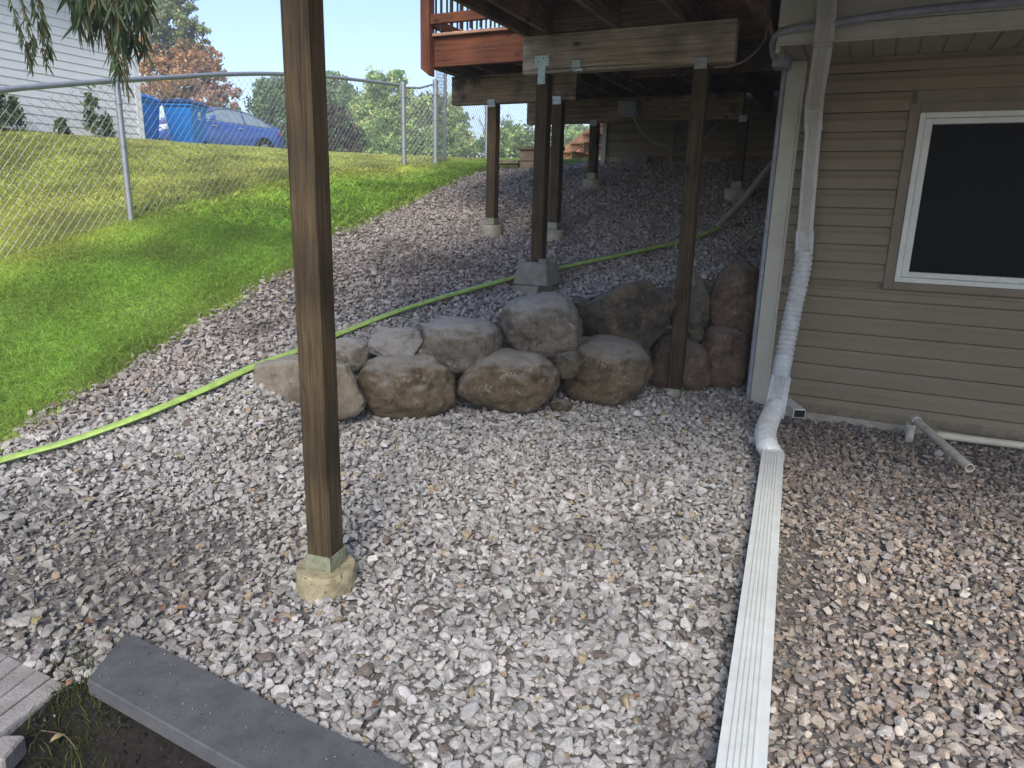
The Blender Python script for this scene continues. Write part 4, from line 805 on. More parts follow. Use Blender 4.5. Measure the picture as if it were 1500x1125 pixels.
# boards run from the right edge towards the left
A_, B_, C_, D_ = pt; nb = 5
for i in range(nb):
    a0, a1 = A_.lerp(B_, 1) if False else A_.lerp(D_, 0), None
E0, E1 = B_, A_      # far edge (right->left); grooves run parallel to the B-C edge
for i in range(11):
    t0, t1 = i*.09+.003, (i+1)*.09-.003
    q = [B_.lerp(A_, t0), B_.lerp(A_, t1), C_.lerp(D_, t1), C_.lerp(D_, t0)]
    MB().hexa([(p.x, p.y, -.045) for p in q]+[(p.x, p.y, .005+.001*(i % 2)) for p in q]).build('plank', M['paver'], pvr, bevel=.003)
MB().hexa([(p.x, p.y, -.05) for p in (B_, A_, D_, C_)]+[(p.x, p.y, -.002) for p in (B_, A_, D_, C_)]).build('paver_body', M['paver'], pvr)
p = onZ(5, 1100, -.02); tag(MB().box(p.x-.1, p.x+.03, p.y-.06, p.y+.03, -.07, -.01, rz=.5).build('paver_fragment', M['paver'], bevel=.006), 'broken grey paver piece in the bottom left corner', 'paver')

# ------------------------------------------------------------------ chain link fence
def fence_mesh(p, q, hgt0, hgt1, parent, sp=.082, r=.0018, name='chain_link_mesh', z0=None):
    p = Vector(p); q = Vector(q); L = (q-p).xy.length; d = (q-p)/L; n = int(L/sp)+1; mb = MB(); nn = Vector((-d.y, d.x, 0)).normalized()
    Hh = min(hgt0, hgt1)
    def pt(s, f):
        b = p+d*s; h = hgt0+(hgt1-hgt0)*s/L; g = g1(b.x, b.y) if z0 is None else p.z+(q.z-p.z)*s/L
        top = (p.z+(q.z-p.z)*s/L)+h; return Vector((b.x, b.y, g+.02+(top-g-.03)*f))
    run = Hh*.98
    for sgn in (1, -1):
        for i in range(-int(run/sp)-1, n+int(run/sp)+1):
            s0, s1 = i*sp, i*sp+sgn*run; f0, f1 = 0, 1
            def clip(sv): return f0+(sv-s0)/(s1-s0)
            a_, b_ = s0, s1
            lo, hi = 0, 1
            if sgn > 0: lo = max(0, (0-s0)/(s1-s0)); hi = min(1, (L-s0)/(s1-s0))
            else: lo = max(0, (L-s0)/(s1-s0)); hi = min(1, (0-s0)/(s1-s0))
            if hi-lo < .02: continue
            m_ = 5; path = [pt(s0+(s1-s0)*(lo+(hi-lo)*k/m_), lo+(hi-lo)*k/m_)+nn*.002*sgn for k in range(m_+1)]
            mb.tube(path, r, 4, caps=False, ref=(nn.x, nn.y, .01))
    return mb.build(name, M['galvm'], parent)
M['galvm'] = mat('weathered_zinc_wire', (.42, .44, .45), (.33, .34, .35), scale=12, rough=.5, metal=.5, bump=0)
M['galvp'] = mat('galvanised_fence_pipe', (.40, .43, .47), (.33, .36, .40), scale=16, rough=.45, metal=.45, bump=.06)
F1 = P(192, 322, 5.95); F1.z = g1(F1.x, F1.y); t1 = onX(170, 119, F1.x-.02)
F2 = onX(592, 249, -5.95); F2.z = g1(F2.x, F2.y)
fe = thing('chain_link_fence', 'chain link fence with a curving top rail across the lawn', 'fence', F1)
F0 = Vector((F1.x+.12, F1.y-3.1, 0)); F0.z = g1(F0.x, F0.y); FM = F1.lerp(F2, .52); FM.z = g1(FM.x, FM.y)
hts = []
rail = [Vector((F0.x, F0.y, g1(F0.x, F0.y)+1.12)), onX(-60, 146, F1.x+.06), onX(0, 132.5, F1.x+.04), onX(90, 124, F1.x+.02), Vector((F1.x, F1.y, 0)), onX(250, 113.5, F1.x-.05), onX(330, 109, F1.x-.12), onX(410, 108.5, F1.x-.2), onX(500, 114.5, F1.x-.33), onX(583, 124.5, F2.x)]
rail[4].z = onX(170, 118, F1.x).z
rail = [r_ for r_ in rail]
rl = spline(rail, 6); MB().tube(rl, .021, 12).build('top_rail', M['galvp'], fe, smooth=True)
def ztop(y):
    for a_, b_ in zip(rl[:-1], rl[1:]):
        if a_.y <= y <= b_.y: return a_.z+(b_.z-a_.z)*(y-a_.y)/max(1e-6, b_.y-a_.y)
    return rl[-1].z if y > rl[-1].y else rl[0].z
def fpost(p, top, r, parent, cap=True):
    a_ = Vector((p.x, p.y, g1(p.x, p.y)-.1)); b_ = Vector((p.x, p.y, top)); o = MB().tube([a_, b_], r, 14, ref=(1, 0, 0)).build('fence_post', M['galvp'], parent, smooth=True)
    if cap: MB().tube([b_-Vector((0, 0, .01)), b_+Vector((0, 0, .02)), b_+Vector((0, 0, .035))], r*1.12, 12, scales=[1, 1, .4], ref=(1, 0, 0)).build('post_cap', M['galvp'], o, smooth=True)
    for f in (.25, .55, .85):
        z = a_.z+.1+(top-a_.z-.1)*f; MB().tube([(p.x, p.y, z-.006), (p.x, p.y, z+.006)], r*1.2, 12, ref=(1, 0, 0)).build('tie_band', M['galvm'], o)
    return o
fpost(F1, ztop(F1.y)-.01, .024, fe, False); fpost(F0, ztop(F0.y)-.01, .024, fe, False); fpost(FM, ztop(FM.y)-.01, .024, fe, False); fpost(F2, onX(583, 122, F2.x).z, .034, fe)
for a_, b_ in ((F0, F1), (F1, F1.lerp(FM, .5)), (F1.lerp(FM, .5), FM), (FM, FM.lerp(F2, .5)), (FM.lerp(F2, .5), F2)):
    a_ = Vector((a_.x, a_.y, 0)); b_ = Vector((b_.x, b_.y, 0)); a_.z = g1(a_.x, a_.y); b_.z = g1(b_.x, b_.y); fence_mesh(a_, b_, ztop(a_.y)-a_.z, ztop(b_.y)-b_.z, fe)
# gate section and fence beyond
gt = thing('chain_link_gate', 'narrow chain link gate between two pale posts near the lawn crest', 'gate', F2)
G1 = P(638, 243, 10.3); G1.z = g1(G1.x, G1.y); g1t = onY(631, 120, G1.y).z
G2 = P(652, 241, 11.0); G2.z = g1(G2.x, G2.y)
fpost(G1, g1t, .038, gt)
zz_ = onY(612, 129, (F2.y+G1.y)/2).z
MB().tube([Vector((F2.x, F2.y, onX(590, 128, F2.x).z)), Vector(((F2.x+G1.x)/2, (F2.y+G1.y)/2, zz_)), Vector((G1.x, G1.y, g1t-.03))], .014, 8).build('top_bar', M['galvp'], gt, smooth=True)
fence_mesh(F2, G1, onX(590, 128, F2.x).z-F2.z, g1t-G1.z-.05, gt, r=.003)
f2 = thing('chain_link_fence', 'farther chain link fence running behind the left rear post towards the stairs', 'fence', G2)
G3 = P(712, 238, 12.5); G3.z = g1(G3.x, G3.y); G4 = P(800, 238, 14.2); G4.z = g1(G4.x, G4.y); G5 = P(900, 238, 16); G5.z = g1(G5.x, G5.y)
for g_, r_ in ((G2, .024), (G3, .034), (G4, .028), (G5, .028)): fpost(g_, g_.z+1.5, r_, f2)
for a_, b_ in ((G1, G2), (G2, G3), (G3, G4), (G4, G5)):
    fence_mesh(a_, b_, 1.45, 1.45, f2, sp=.09, r=.003); MB().tube([a_+Vector((0, 0, 1.46)), b_+Vector((0, 0, 1.46))], .018, 8).build('top_rail', M['galvp'], f2, smooth=True)

# ------------------------------------------------------------------ neighbour's house
nh = thing('neighbouring_house', 'white sided neighbouring house with a concrete footing behind the fence', 'house', (-10, 7.5, 2.1))
NX, NY1, NY0 = -10., 7.56, -6.; NZ = 2.185
for i in range(20):
    z0 = NZ+.104*i; h = .104; pr_ = [(.0, 0), (.014, .001), (.003, h-.001), (0, h-.001)]
    vs = [(NX+a_, NY0, z0+b_) for a_, b_ in pr_]+[(NX+a_, NY1-.07, z0+b_) for a_, b_ in pr_]
    MB().add(vs, [(j, (j+1) % 4, (j+1) % 4+4, j+4) for j in range(4)]+[(0, 1, 2, 3), (7, 6, 5, 4)]).build('siding_panel', M['white'], nh)
MB().box(NX-.06, NX+.022, NY1-.069, NY1+.02, NZ-.03, NZ+2.08).build('corner_board', M['whitetrim'], nh)
MB().box(-18, NX-.001, NY0, NY1, NZ-.01, NZ+2.5).build('wall', M['white'], nh)
MB().box(-18, NX-.012, NY0, NY1-.02, 1.2, NZ-.012).build('footing', M['concgrey'], nh)
ez = NZ+2.085
MB().box(NX+.001, NX+.45, NY0-.3, NY1+.32, ez, ez+.02).build('soffit', M['whitetrim'], nh); MB().box(NX+.45, NX+.475, NY0-.3, NY1+.345, ez-.03, ez+.13).box(NX-.0, NX+.449, NY1+.32, NY1+.345, ez-.03, ez+.13).build('fascia', M['whitetrim'], nh)
MB().hexa([(-18.4, NY0-.4, ez+.135), (NX+.5, NY0-.4, ez+.135), (NX+.5, NY1+.4, ez+.135), (-18.4, NY1+.4, ez+.135), (-14.6, NY0-.4, ez+1.9), (-14, NY0-.4, ez+1.9), (-14, NY1+.4, ez+1.9), (-14.6, NY1+.4, ez+1.9)]).build('roof', M['asphalt'], nh)

# ------------------------------------------------------------------ bins
def frustum(mb, c, w0, d0, w1, d1, z0, z1, rz, mi=0):
    vs = []
    for z, w_, d_ in ((z0, w0, d0), (z1, w1, d1)):
        for sx, sy in ((-1, -1), (1, -1), (1, 1), (-1, 1)):
            x, y = sx*w_/2, sy*d_/2; vs.append((c[0]+x*math.cos(rz)-y*math.sin(rz), c[1]+x*math.sin(rz)+y*math.cos(rz), c[2]+z))
    return mb.add(vs, [(3, 2, 1, 0), (4, 5, 6, 7), (0, 1, 5, 4), (1, 2, 6, 5), (2, 3, 7, 6), (3, 0, 4, 7)], mi)
def bin_(c, rz, label, lidm, logo):
    t_ = thing('recycling_bin', label, 'bin', c, 'blue wheeled recycling bins'); D = lambda x, y: (c[0]+x*math.cos(rz)-y*math.sin(rz), c[1]+x*math.sin(rz)+y*math.cos(rz), c[2])
    b_ = frustum(MB(), c, .46, .50, .60, .68, .03, .94, rz); frustum(b_, c, .64, .74, .64, .74, .90, .955, rz); b_.build('body', M['binblue'], t_, bevel=.015)
    l_ = frustum(MB(), c, .66, .78, .66, .78, .96, 1.0, rz); frustum(l_, c, .64, .74, .5, .6, 1.001, 1.05, rz); l_.build('lid', lidm, t_, bevel=.012)
    h0, h1 = D(-.25, .42), D(.25, .42); MB().tube([(h0[0], h0[1], c[2]+.93), (h1[0], h1[1], c[2]+.93)], .018, 8).build('handle', M['bindark'], t_)
    for s_ in (-1, 1):
        w0, w1 = D(s_*.24, .24), D(s_*.30, .24); MB().tube([(w0[0], w0[1], c[2]+.125), (w1[0], w1[1], c[2]+.125)], .125, 16).build('wheel', M['black'], t_, smooth=True)
    k = frustum(MB(), D(0, -.235), .22, .03, .22, .03, .04, .20, rz); k.build('catch_recess', M['bindark'], t_)
    # white house shaped emblem with two short lines of lettering bars, on the side
    e_ = MB(); 
    def q_(x, z):
        x *= .62; z = .76+(z-.72)*.62
        if logo == 2: a_ = D(.5*(.46+(.60-.46)*(z-.03)/.91)+.004, x)
        else: a_ = D(x, -.5*(.50+(.68-.50)*(z-.03)/.91)-.004)
        return (a_[0], a_[1], c[2]+z)
    poly = [(-.09, .66), (-.09, .76), (-.12, .76), (0, .85), (.12, .76), (.09, .76), (.09, .66), (.03, .66), (.03, .72), (-.03, .72), (-.03, .66)]
    if logo:
        e_.add([q_(x, z) for x, z in poly], [tuple(range(len(poly)))])
        for z, a0, a1 in ((.61, -.15, .15), (.57, -.12, .12)): e_.add([q_(a0, z), q_(a1, z), q_(a1, z+.022), q_(a0, z+.022)], [(0, 1, 2, 3)])
        e_.build('emblem', M['whitetrim'], t_)
    return t_
c2_ = P(277, 222, 15.3); c2_.z = g1(c2_.x, c2_.y)-.0; c1_ = P(209, 216, 14.6); c1_.z = g1(c1_.x, c1_.y)
b2z = P(273, 223, 15.3).z
bin_((c2_.x, c2_.y, b2z), .38, 'nearer blue recycling bin with a dark lid in front of the car', M['bindark'], 2)
bin_((c1_.x, c1_.y, P(209, 219, 14.6).z), .55, 'blue recycling bin half behind the corner of the white house', M['binblue'], True)

# ------------------------------------------------------------------ car (front towards -Y)
CXX = -17.0; ra = onX(389, 237, CXX); fa_y = ra.y-2.72; cz0 = ra.z
car = thing('parked_car', 'blue sedan parked behind the recycling bins', 'car', (CXX-.9, ra.y-1.3, cz0))
def cpt(s, w_, z): return (CXX-.9+w_, ra.y-s, cz0+z)      # s forward from the rear axle, w_ to the car's left (+X)
st_ = [-.98, -.93, -.75, -.4, 0, .4, .8, 1.2, 1.6, 2.0, 2.4, 2.7, 3.0, 3.3, 3.5, 3.58]
hw = [.70, .80, .87, .90, .91, .91, .91, .91, .91, .91, .905, .895, .87, .82, .74, .60]
belt = [.80, .98, 1.03, 1.05, 1.03, 1.01, 1.0, .99, .98, .97, .95, .90, .85, .78, .70, .60]
zb_ = [.42, .32, .28, .26, .25, .23, .22, .22, .22, .22, .23, .25, .25, .26, .30, .38]
mb = MB(); vs = []; prn = 12
for s_, w_, b_, z_ in zip(st_, hw, belt, zb_):
    cs_ = [(0, z_), (w_*.9, z_), (w_*.98, z_+.08), (w_, (z_+b_)/2), (w_*.985, b_-.12), (w_*.93, b_-.02), (w_*.6, b_+.015), (0, b_+.03)]
    full = cs_+[(-a_, c_) for a_, c_ in cs_[-2:0:-1]]; prn = len(full); vs += [cpt(s_, a_, c_) for a_, c_ in full]
N_ = len(st_); fs = [(i*prn+j, i*prn+(j+1) % prn, (i+1)*prn+(j+1) % prn, (i+1)*prn+j) for i in range(N_-1) for j in range(prn)]+[tuple(range(prn)), tuple((N_-1)*prn+j for j in range(prn))]
bo = mb.add(vs, fs).build('body', M['carblue'], car, smooth=True); sbm = bo.modifiers.new('s', 'SUBSURF'); sbm.levels = 1; sbm.render_levels = 1
gs_ = [-.75, -.35, .1, .6, 1.1, 1.5, 1.95, 2.35]; rz_ = [1.05, 1.20, 1.36, 1.44, 1.45, 1.42, 1.27, 1.0]; rw_ = [.74, .70, .64, .62, .62, .62, .65, .74]
vs = []
for s_, r_, w_ in zip(gs_, rz_, rw_):
    bz = .97; f_ = [(0, bz-.05), (.84, bz-.04), (max(w_, .60)+.03 if r_ > 1.1 else .80, r_-.05 if r_ > 1.1 else r_-.01), (w_*.8, r_), (0, r_+.012)]
    full = f_+[(-a_, c_) for a_, c_ in f_[-2:0:-1]]; prn = len(full); vs += [cpt(s_, a_, c_) for a_, c_ in full]
N_ = len(gs_); fs = [(i*prn+j, i*prn+(j+1) % prn, (i+1)*prn+(j+1) % prn, (i+1)*prn+j) for i in range(N_-1) for j in range(prn)]+[tuple(range(prn)), tuple((N_-1)*prn+j for j in range(prn))]
MB().add(vs, fs).build('roof', M['carblue'], car, smooth=True)
def side(s_, z_):      # a point 8 mm outside the cabin side
    i = max(0, min(len(gs_)-2, sum(g <= s_ for g in gs_)-1)); f_ = (s_-gs_[i])/(gs_[i+1]-gs_[i]); r_ = rz_[i]+(rz_[i+1]-rz_[i])*f_; w_ = rw_[i]+(rw_[i+1]-rw_[i])*f_
    t_ = (z_-.93)/max(.05, r_-.05-.93); return .84+(w_+.03-.84)*min(1, t_)+.014
for sg in (1, -1):
    for poly in ([(-.45, 1.03), (-.12, 1.20), (.25, 1.315), (.62, 1.365), (.62, 1.03)], [(.68, 1.03), (.68, 1.37), (1.2, 1.375), (1.52, 1.34), (1.95, 1.18), (2.12, 1.06), (2.12, 1.03)]):
        MB().add([cpt(a_, sg*side(a_, c_), c_) for a_, c_ in poly], [tuple(range(len(poly)))]).build('side_window', M['carglass'], car)
    pts_ = [(-.50, 1.01), (-.14, 1.225), (.25, 1.345), (.65, 1.40), (1.2, 1.405), (1.55, 1.365), (2.0, 1.19), (2.2, 1.03)]
    MB().tube([cpt(a_, sg*(side(a_, c_)+.004), c_) for a_, c_ in pts_], .012, 6).build('window_trim', M['chrome'], car)
    MB().tube([cpt(a_, sg*(.925-.02*(a_ > 2)), 1.0-.03*(a_ > 1.8)) for a_ in (-.5, .5, 1.5, 2.2)], .010, 6).build('belt_trim', M['chrome'], car)
    MB().box(*sorted((CXX-.9+sg*.93, CXX-.9+sg*1.08)), ra.y-2.05, ra.y-1.93, cz0+1.0, cz0+1.12).build('mirror', M['carblue'], car, bevel=.02)
    for s_ in (0, 2.72):
        wc = cpt(s_, sg*.93, .32); wi = cpt(s_, sg*.70, .32)
        wh = MB().tube([wi, wc], .325, 24).build('wheel', M['black'], car, smooth=True); MB().tube([cpt(s_, sg*.925, .32), cpt(s_, sg*.94, .32)], .20, 20, scales=[1, .9]).build('rim', M['chrome'], wh)
        MB().tube([cpt(s_, sg*.60, .33), cpt(s_, sg*.918, .33)], .385, 24).build('wheel_arch', M['dark'], car)
    MB().hexa([cpt(-.99, sg*.5, .78), cpt(-.70, sg*.90, .80), cpt(-.66, sg*.89, .84), cpt(-.97, sg*.5, .84), cpt(-.97, sg*.5, .95), cpt(-.72, sg*.875, .96), cpt(-.66, sg*.86, .97), cpt(-.94, sg*.5, .97)]).build('tail_lamp', M['redlamp'], car, bevel=.01)
    MB().hexa([cpt(3.61, sg*.45, .58), cpt(3.40, sg*.80, .62), cpt(3.3, sg*.8, .62), cpt(3.5, sg*.45, .58), cpt(3.57, sg*.45, .70), cpt(3.34, sg*.80, .76), cpt(3.2, sg*.78, .77), cpt(3.45, sg*.45, .70)]).build('headlamp', M['clearlamp'], car, bevel=.01)
    for s_ in (1.0, 1.95): MB().box(*sorted((CXX-.9+sg*.905, CXX-.9+sg*.93)), ra.y-s_+.0, ra.y-s_+.16, cz0+.86, cz0+.885).build('door_handle', M['chrome'], car, bevel=.003)
for s0_, z0_, s1_, z1_ in ((2.36, 1.03, 1.62, 1.385), (-.70, 1.08, -.02, 1.32)):
    i_ = .012; MB().add([cpt(s0_, -.66, z0_+i_), cpt(s0_, .66, z0_+i_), cpt(s1_, .52, z1_+i_+.02), cpt(s1_, -.52, z1_+i_+.02)], [(0, 1, 2, 3)]).build('windscreen', M['carglass'], car)
tag(MB().box(-22, CXX+.6, ra.y-9, ra.y+3, cz0-.12, cz0-.01).build('driveway', M['asphalt']), kind='structure')

# ------------------------------------------------------------------ trees
def leafcloud(blobs, n, size, cols, asp=.6, clump=.28, shell=.55, droop=0, nclump=None):
    nclump = nclump or max(12, n//28); vol = np.array([b[3]*b[4]*b[5] for b in blobs])**.67; pk = rng.choice(len(blobs), nclump, p=vol/vol.sum()); B_ = np.array([b[:6] for b in blobs])[pk]
    d = rng.normal(0, 1, (nclump, 3)); d /= np.linalg.norm(d, axis=1)[:, None]; r = rng.uniform(shell, 1.04, nclump)[:, None]
    C_ = B_[:, :3]+d*B_[:, 3:6]*r; ci = rng.integers(0, nclump, n); rr = B_[ci, 3:6].mean(1)[:, None]*clump
    g = rng.normal(0, .5, (n, 3))*rr*np.array([1, 1, .75]); p = C_[ci]+g
    u = rng.normal(0, 1, (n, 3)); u[:, 2] -= droop; u /= np.linalg.norm(u, axis=1)[:, None]; v = np.cross(u, rng.normal(0, 1, (n, 3))); v /= np.linalg.norm(v, axis=1)[:, None]
    s = (size*rng.uniform(.6, 1.35, n))[:, None]
    V = np.stack([p-u*s*.5, p+v*s*asp*.5, p+u*s*.5, p-v*s*asp*.5], 1).reshape(-1, 3); F = (np.arange(n)[:, None]*4+np.arange(4))
    cols = np.array(cols); bc = np.array([b[6] if len(b) > 6 else -1 for b in blobs])[pk][ci]; cc = np.where(bc >= 0, bc, rng.integers(0, len(cols), nclump)[ci]).astype(int)
    cb = rng.uniform(.6, 1.35, nclump)[ci]; T = cols[cc]*(cb*rng.uniform(.75, 1.25, n))[:, None]
    return V, F, np.repeat(np.clip(T, .005, .8), 4, 0)
def tree(name, label, base, blobs, n, size, cols, trunk=.2, limbs=10, cat='tree', group=None, **k):
    t_ = thing(name, label, cat, base, group); V, F, T = leafcloud(blobs, n, size, cols, **k)
    npmesh('crown', V, F, M['leaf'], T, parent=t_)
    tm = MB(); r_ = random.Random(int(abs(base[0])*100)); bl = blobs[0]; top = max(b[2]+b[5]*.7 for b in blobs); tt = Vector((bl[0], bl[1], top))
    b0 = Vector(base)-Vector((0, 0, .3)); pth = [b0.lerp(Vector((bl[0], bl[1], top)), q_)+Vector((r_.uniform(-.1, .1), r_.uniform(-.1, .1), 0))*(q_ > 0) for q_ in (0, .2, .4, .6, .8, 1)]
    tm.tube(pth, trunk, 8, scales=[1.2, .9, .75, .5, .3, .1], ref=(1, 0, 0))
    for i in range(limbs):
        q_ = r_.uniform(.25, .85); a0 = b0.lerp(tt, q_); b_ = r_.choice(blobs); e_ = Vector((b_[0]+r_.uniform(-.8, .8)*b_[3], b_[1]+r_.uniform(-.8, .8)*b_[4], b_[2]+r_.uniform(-.2, .8)*b_[5])); m_ = a0.lerp(e_, .5)+Vector((0, 0, .25))
        tm.tube(spline([a0, m_, e_], 4), trunk*.38*(1-q_*.5), 5, scales=[1-.1*z for z in range(9)], ref=(1, 0, 0.1))
    tm.build('trunk', M['bark'], t_, smooth=True); return t_
def blob(u, v, z, ru, rv, col=-1, dz=.8): c = P(u, v, z); k = z/FPX; return (c.x, c.y, c.z, ru*k, ru*k*dz, rv*k, col)
def base(u, z): c = P(u, 240, z); return (c.x, c.y, g1(c.x, c.y)-.05 if z < 24 else 1.9)
OL, RU, RD, GR, LG, DG, YG = (.26, .30, .13), (.52, .32, .16), (.42, .25, .17), (.24, .38, .13), (.42, .56, .20), (.15, .22, .10), (.52, .58, .21)
tree('maple_tree', 'tall maple with rusty orange and olive leaves behind the blue bins', base(262, 27), [blob(238, 60, 27, 55, 55, 0), blob(215, -20, 28, 50, 60, 0), blob(252, 35, 26, 34, 36, 0), blob(282, 50, 26, 28, 26, 0), blob(308, 92, 26, 26, 22, 1), blob(268, 5, 26, 26, 24, 0), blob(285, 95, 26, 42, 32, 1), blob(300, 130, 25.5, 36, 34, 2), blob(325, 135, 26, 26, 32, 2), blob(240, 120, 26, 50, 40, 1), blob(215, 85, 26, 30, 30, 1), blob(328, 165, 27, 28, 22, 0)],
     24000, .13, [OL, RU, RD], trunk=.28, limbs=22, clump=.22, shell=.35, nclump=520)
tree('pine_tree', 'rounded dark green evergreen right of the rusty maple', base(398, 30), [blob(408, 175, 30, 42, 52), blob(400, 140, 30, 26, 26), blob(375, 205, 29, 34, 26), blob(440, 150, 31, 30, 40)], 15000, .15, [GR, DG, (.16, .22, .09)], trunk=.2, clump=.3)
tree('poplar_tree', 'pale green upright tree just right of the nearest post', base(500, 38), [blob(462, 160, 38, 38, 45), blob(492, 150, 38, 24, 42), blob(478, 130, 38, 20, 24), blob(512, 170, 37, 26, 40)], 11000, .22, [LG, (.22, .30, .14), GR], trunk=.2)
tree('purple_bush', 'dark purplish bushy tree seen through the fence right of the nearest post', base(500, 24), [blob(500, 208, 24, 36, 34), blob(490, 180, 24, 24, 26), blob(520, 215, 24, 24, 26)], 9000, .12, [(.09, .055, .05), DG, (.11, .08, .06)], trunk=.12, cat='tree')
tree('loose_tree', 'tall loose crowned light green tree above the fence', base(568, 32), [blob(560, 125, 32, 30, 22), blob(585, 118, 32, 18, 20), blob(545, 150, 32, 34, 26), blob(590, 158, 32, 36, 26), blob(565, 185, 32, 50, 30), blob(535, 195, 31, 30, 26)], 12000, .17, [LG, YG, GR], trunk=.13, clump=.3, shell=.3, nclump=260)
tree('bushy_tree', 'yellow green tree behind the gate posts', base(645, 29), [blob(625, 175, 29, 34, 36), blob(655, 172, 30, 26, 34), blob(668, 200, 29, 28, 34), blob(640, 215, 28, 48, 26), blob(690, 220, 29, 22, 16)], 13000, .15, [LG, YG, (.18, .24, .10)], trunk=.16)
tree('spreading_bush', 'low broad green bush behind the fence below the loose tree', base(590, 25), [blob(570, 225, 25, 50, 20), blob(615, 220, 25, 40, 24), blob(540, 235, 24, 40, 14)], 10000, .12, [(.13, .20, .08), GR, LG], trunk=.1, cat='bush')
tree('round_shrub', 'green shrub between the two left posts beyond the fence', base(755, 24), [blob(750, 205, 24, 34, 24), blob(770, 215, 24, 26, 20), blob(722, 215, 24, 26, 20)], 7500, .12, [(.13, .20, .08), GR, LG], trunk=.08, cat='shrub')
tree('background_tree', 'hazy green tree seen below the stairs', base(870, 26), [blob(880, 215, 26, 50, 34), blob(840, 210, 27, 40, 30)], 6000, .16, [LG, (.2, .28, .1)], trunk=.1)
tree('low_hedge', 'dark hedge behind the parked car and the pine', base(380, 34), [blob(330, 205, 34, 60, 24), blob(420, 225, 34, 60, 22), blob(240, 205, 33, 60, 26)], 9000, .16, [DG, GR], trunk=.1, cat='hedge')
# bare tree
bt = thing('bare_tree', 'leafless twiggy tree between the left posts', 'tree', base(722, 26)); tm = MB(); r_ = random.Random(4)
def br(p, d, L, r, k):
    q_ = p+d*L; tm.tube([p, p.lerp(q_, .5)+Vector((r_.uniform(-.05, .05),)*3)*L, q_], r, 4, scales=[1, .8, .6], caps=False, ref=(1, .2, 0))
    if k: 
        for i in range(3): br(p.lerp(q_, r_.uniform(.5, 1)), (d+Vector((r_.gauss(0, .4), r_.gauss(0, .4), r_.gauss(.1, .2)))).normalized(), L*.68, r*.6, k-1)
b0 = Vector(bt.location); br(b0, Vector((0, 0, 1)), 1.3, .05, 5); tm.build('branches', M['bark'], bt)
# weeds by the neighbour's wall
for (u, v, z, s, lab) in ((140, 205, 9.6, 1.0, 'tall leafy weed against the white siding'), (28, 208, 8.6, .75, 'small dark weed at the foot of the white wall near the left edge'), (95, 207, 9.2, .45, 'low weeds along the concrete footing'), (160, 208, 9.8, .55, 'short spreading weed right of the tall one'), (2, 200, 8.3, .9, 'leafy weed cut by the left edge of the picture')):
    c = onX(u, v, NX+.25); c.z = g1(c.x, c.y); hgt = .62*s; t_ = thing('weed', lab, 'weed', c)
    V, F, T = leafcloud([(c.x, c.y, c.z+hgt*.45, .07*s+.06, .07*s+.06, hgt*.5), (c.x, c.y, c.z+hgt*.8, .09*s, .09*s, hgt*.4)], int(260*s)+90, .085, [(.12, .20, .07), (.07, .12, .04), (.2, .27, .12)], asp=.4, shell=.1, nclump=60); npmesh('leaves', V, F, M['leaf'], T, parent=t_)
    MB().tube([c, c+Vector((.02, 0, hgt))], .008, 5, ref=(1, 0, 0)).build('stem', M['twig'], t_)
# ------------------------------------------------------------------ willow whose branches hang in at the top left
wb = Vector((-7.6, .6, g1(-7.6, .6)))
wi = tree('weeping_tree', 'weeping tree whose dark narrow leaves hang in at the top left', wb, [(-7.4, .2, 6.2, 2.6, 2.6, 1.9), (-5.6, 1.2, 5.6, 1.7, 1.7, 1.3), (-8.6, -1.6, 6.4, 2.6, 2.6, 2.0), (-6.4, -2.0, 5.8, 2.0, 2.0, 1.5)], 7000, .13, [(.06, .10, .03), (.045, .08, .03)], asp=.3, trunk=.22, limbs=16, droop=1.2)
LV, LT = [], []; sm = MB()
def leaf(p, d, L, w_, col):
    d = d.normalized(); s_ = d.cross(Vector((random.gauss(0, 1), random.gauss(0, 1), random.gauss(0, .6)))).normalized(); b_ = Vector((0, 0, -1))*L*.12
    LV.extend([p, p+d*L*.35+s_*w_*.5, p+d*L*.7+s_*w_*.38+b_*.5, p+d*L+b_, p+d*L*.7-s_*w_*.38+b_*.5, p+d*L*.35-s_*w_*.5]); LT.extend([col]*6)
def strand(u, z, vend, dens=1., leafL=.11, wob=.02, lean=0, w_=.013, start=None, tail=1.):
    e_ = P(u, vend, z); top = Vector((e_.x+random.uniform(-.2, .05)-lean, e_.y-random.uniform(0, .2), 3.15)) if start is None else start
    pts = spline([top, top.lerp(e_, .4)+Vector((wob, 0, .1)), top.lerp(e_, .8)+Vector((-wob*.4, 0, .02)), e_], 8); sm.tube(pts, .0022, 4, caps=False, ref=(1, 0, .1))
    L = sum((b_-a_).length for a_, b_ in zip(pts[:-1], pts[1:])); n = int(L*48*dens)
    for i in range(n):
        t_ = random.random()**.8*(len(pts)-1.001); j = int(t_); p = pts[j].lerp(pts[j+1], t_-j); k_ = random.random()
        col = (.05+.04*k_, .085+.06*k_, .035+.02*k_) if k_ < .8 else (.10, .085, .035)
        leaf(p, Vector((random.gauss(0, .38), random.gauss(0, .38), -1)), leafL*random.uniform(.6, 1.25), w_*random.uniform(.7, 1.2), col)

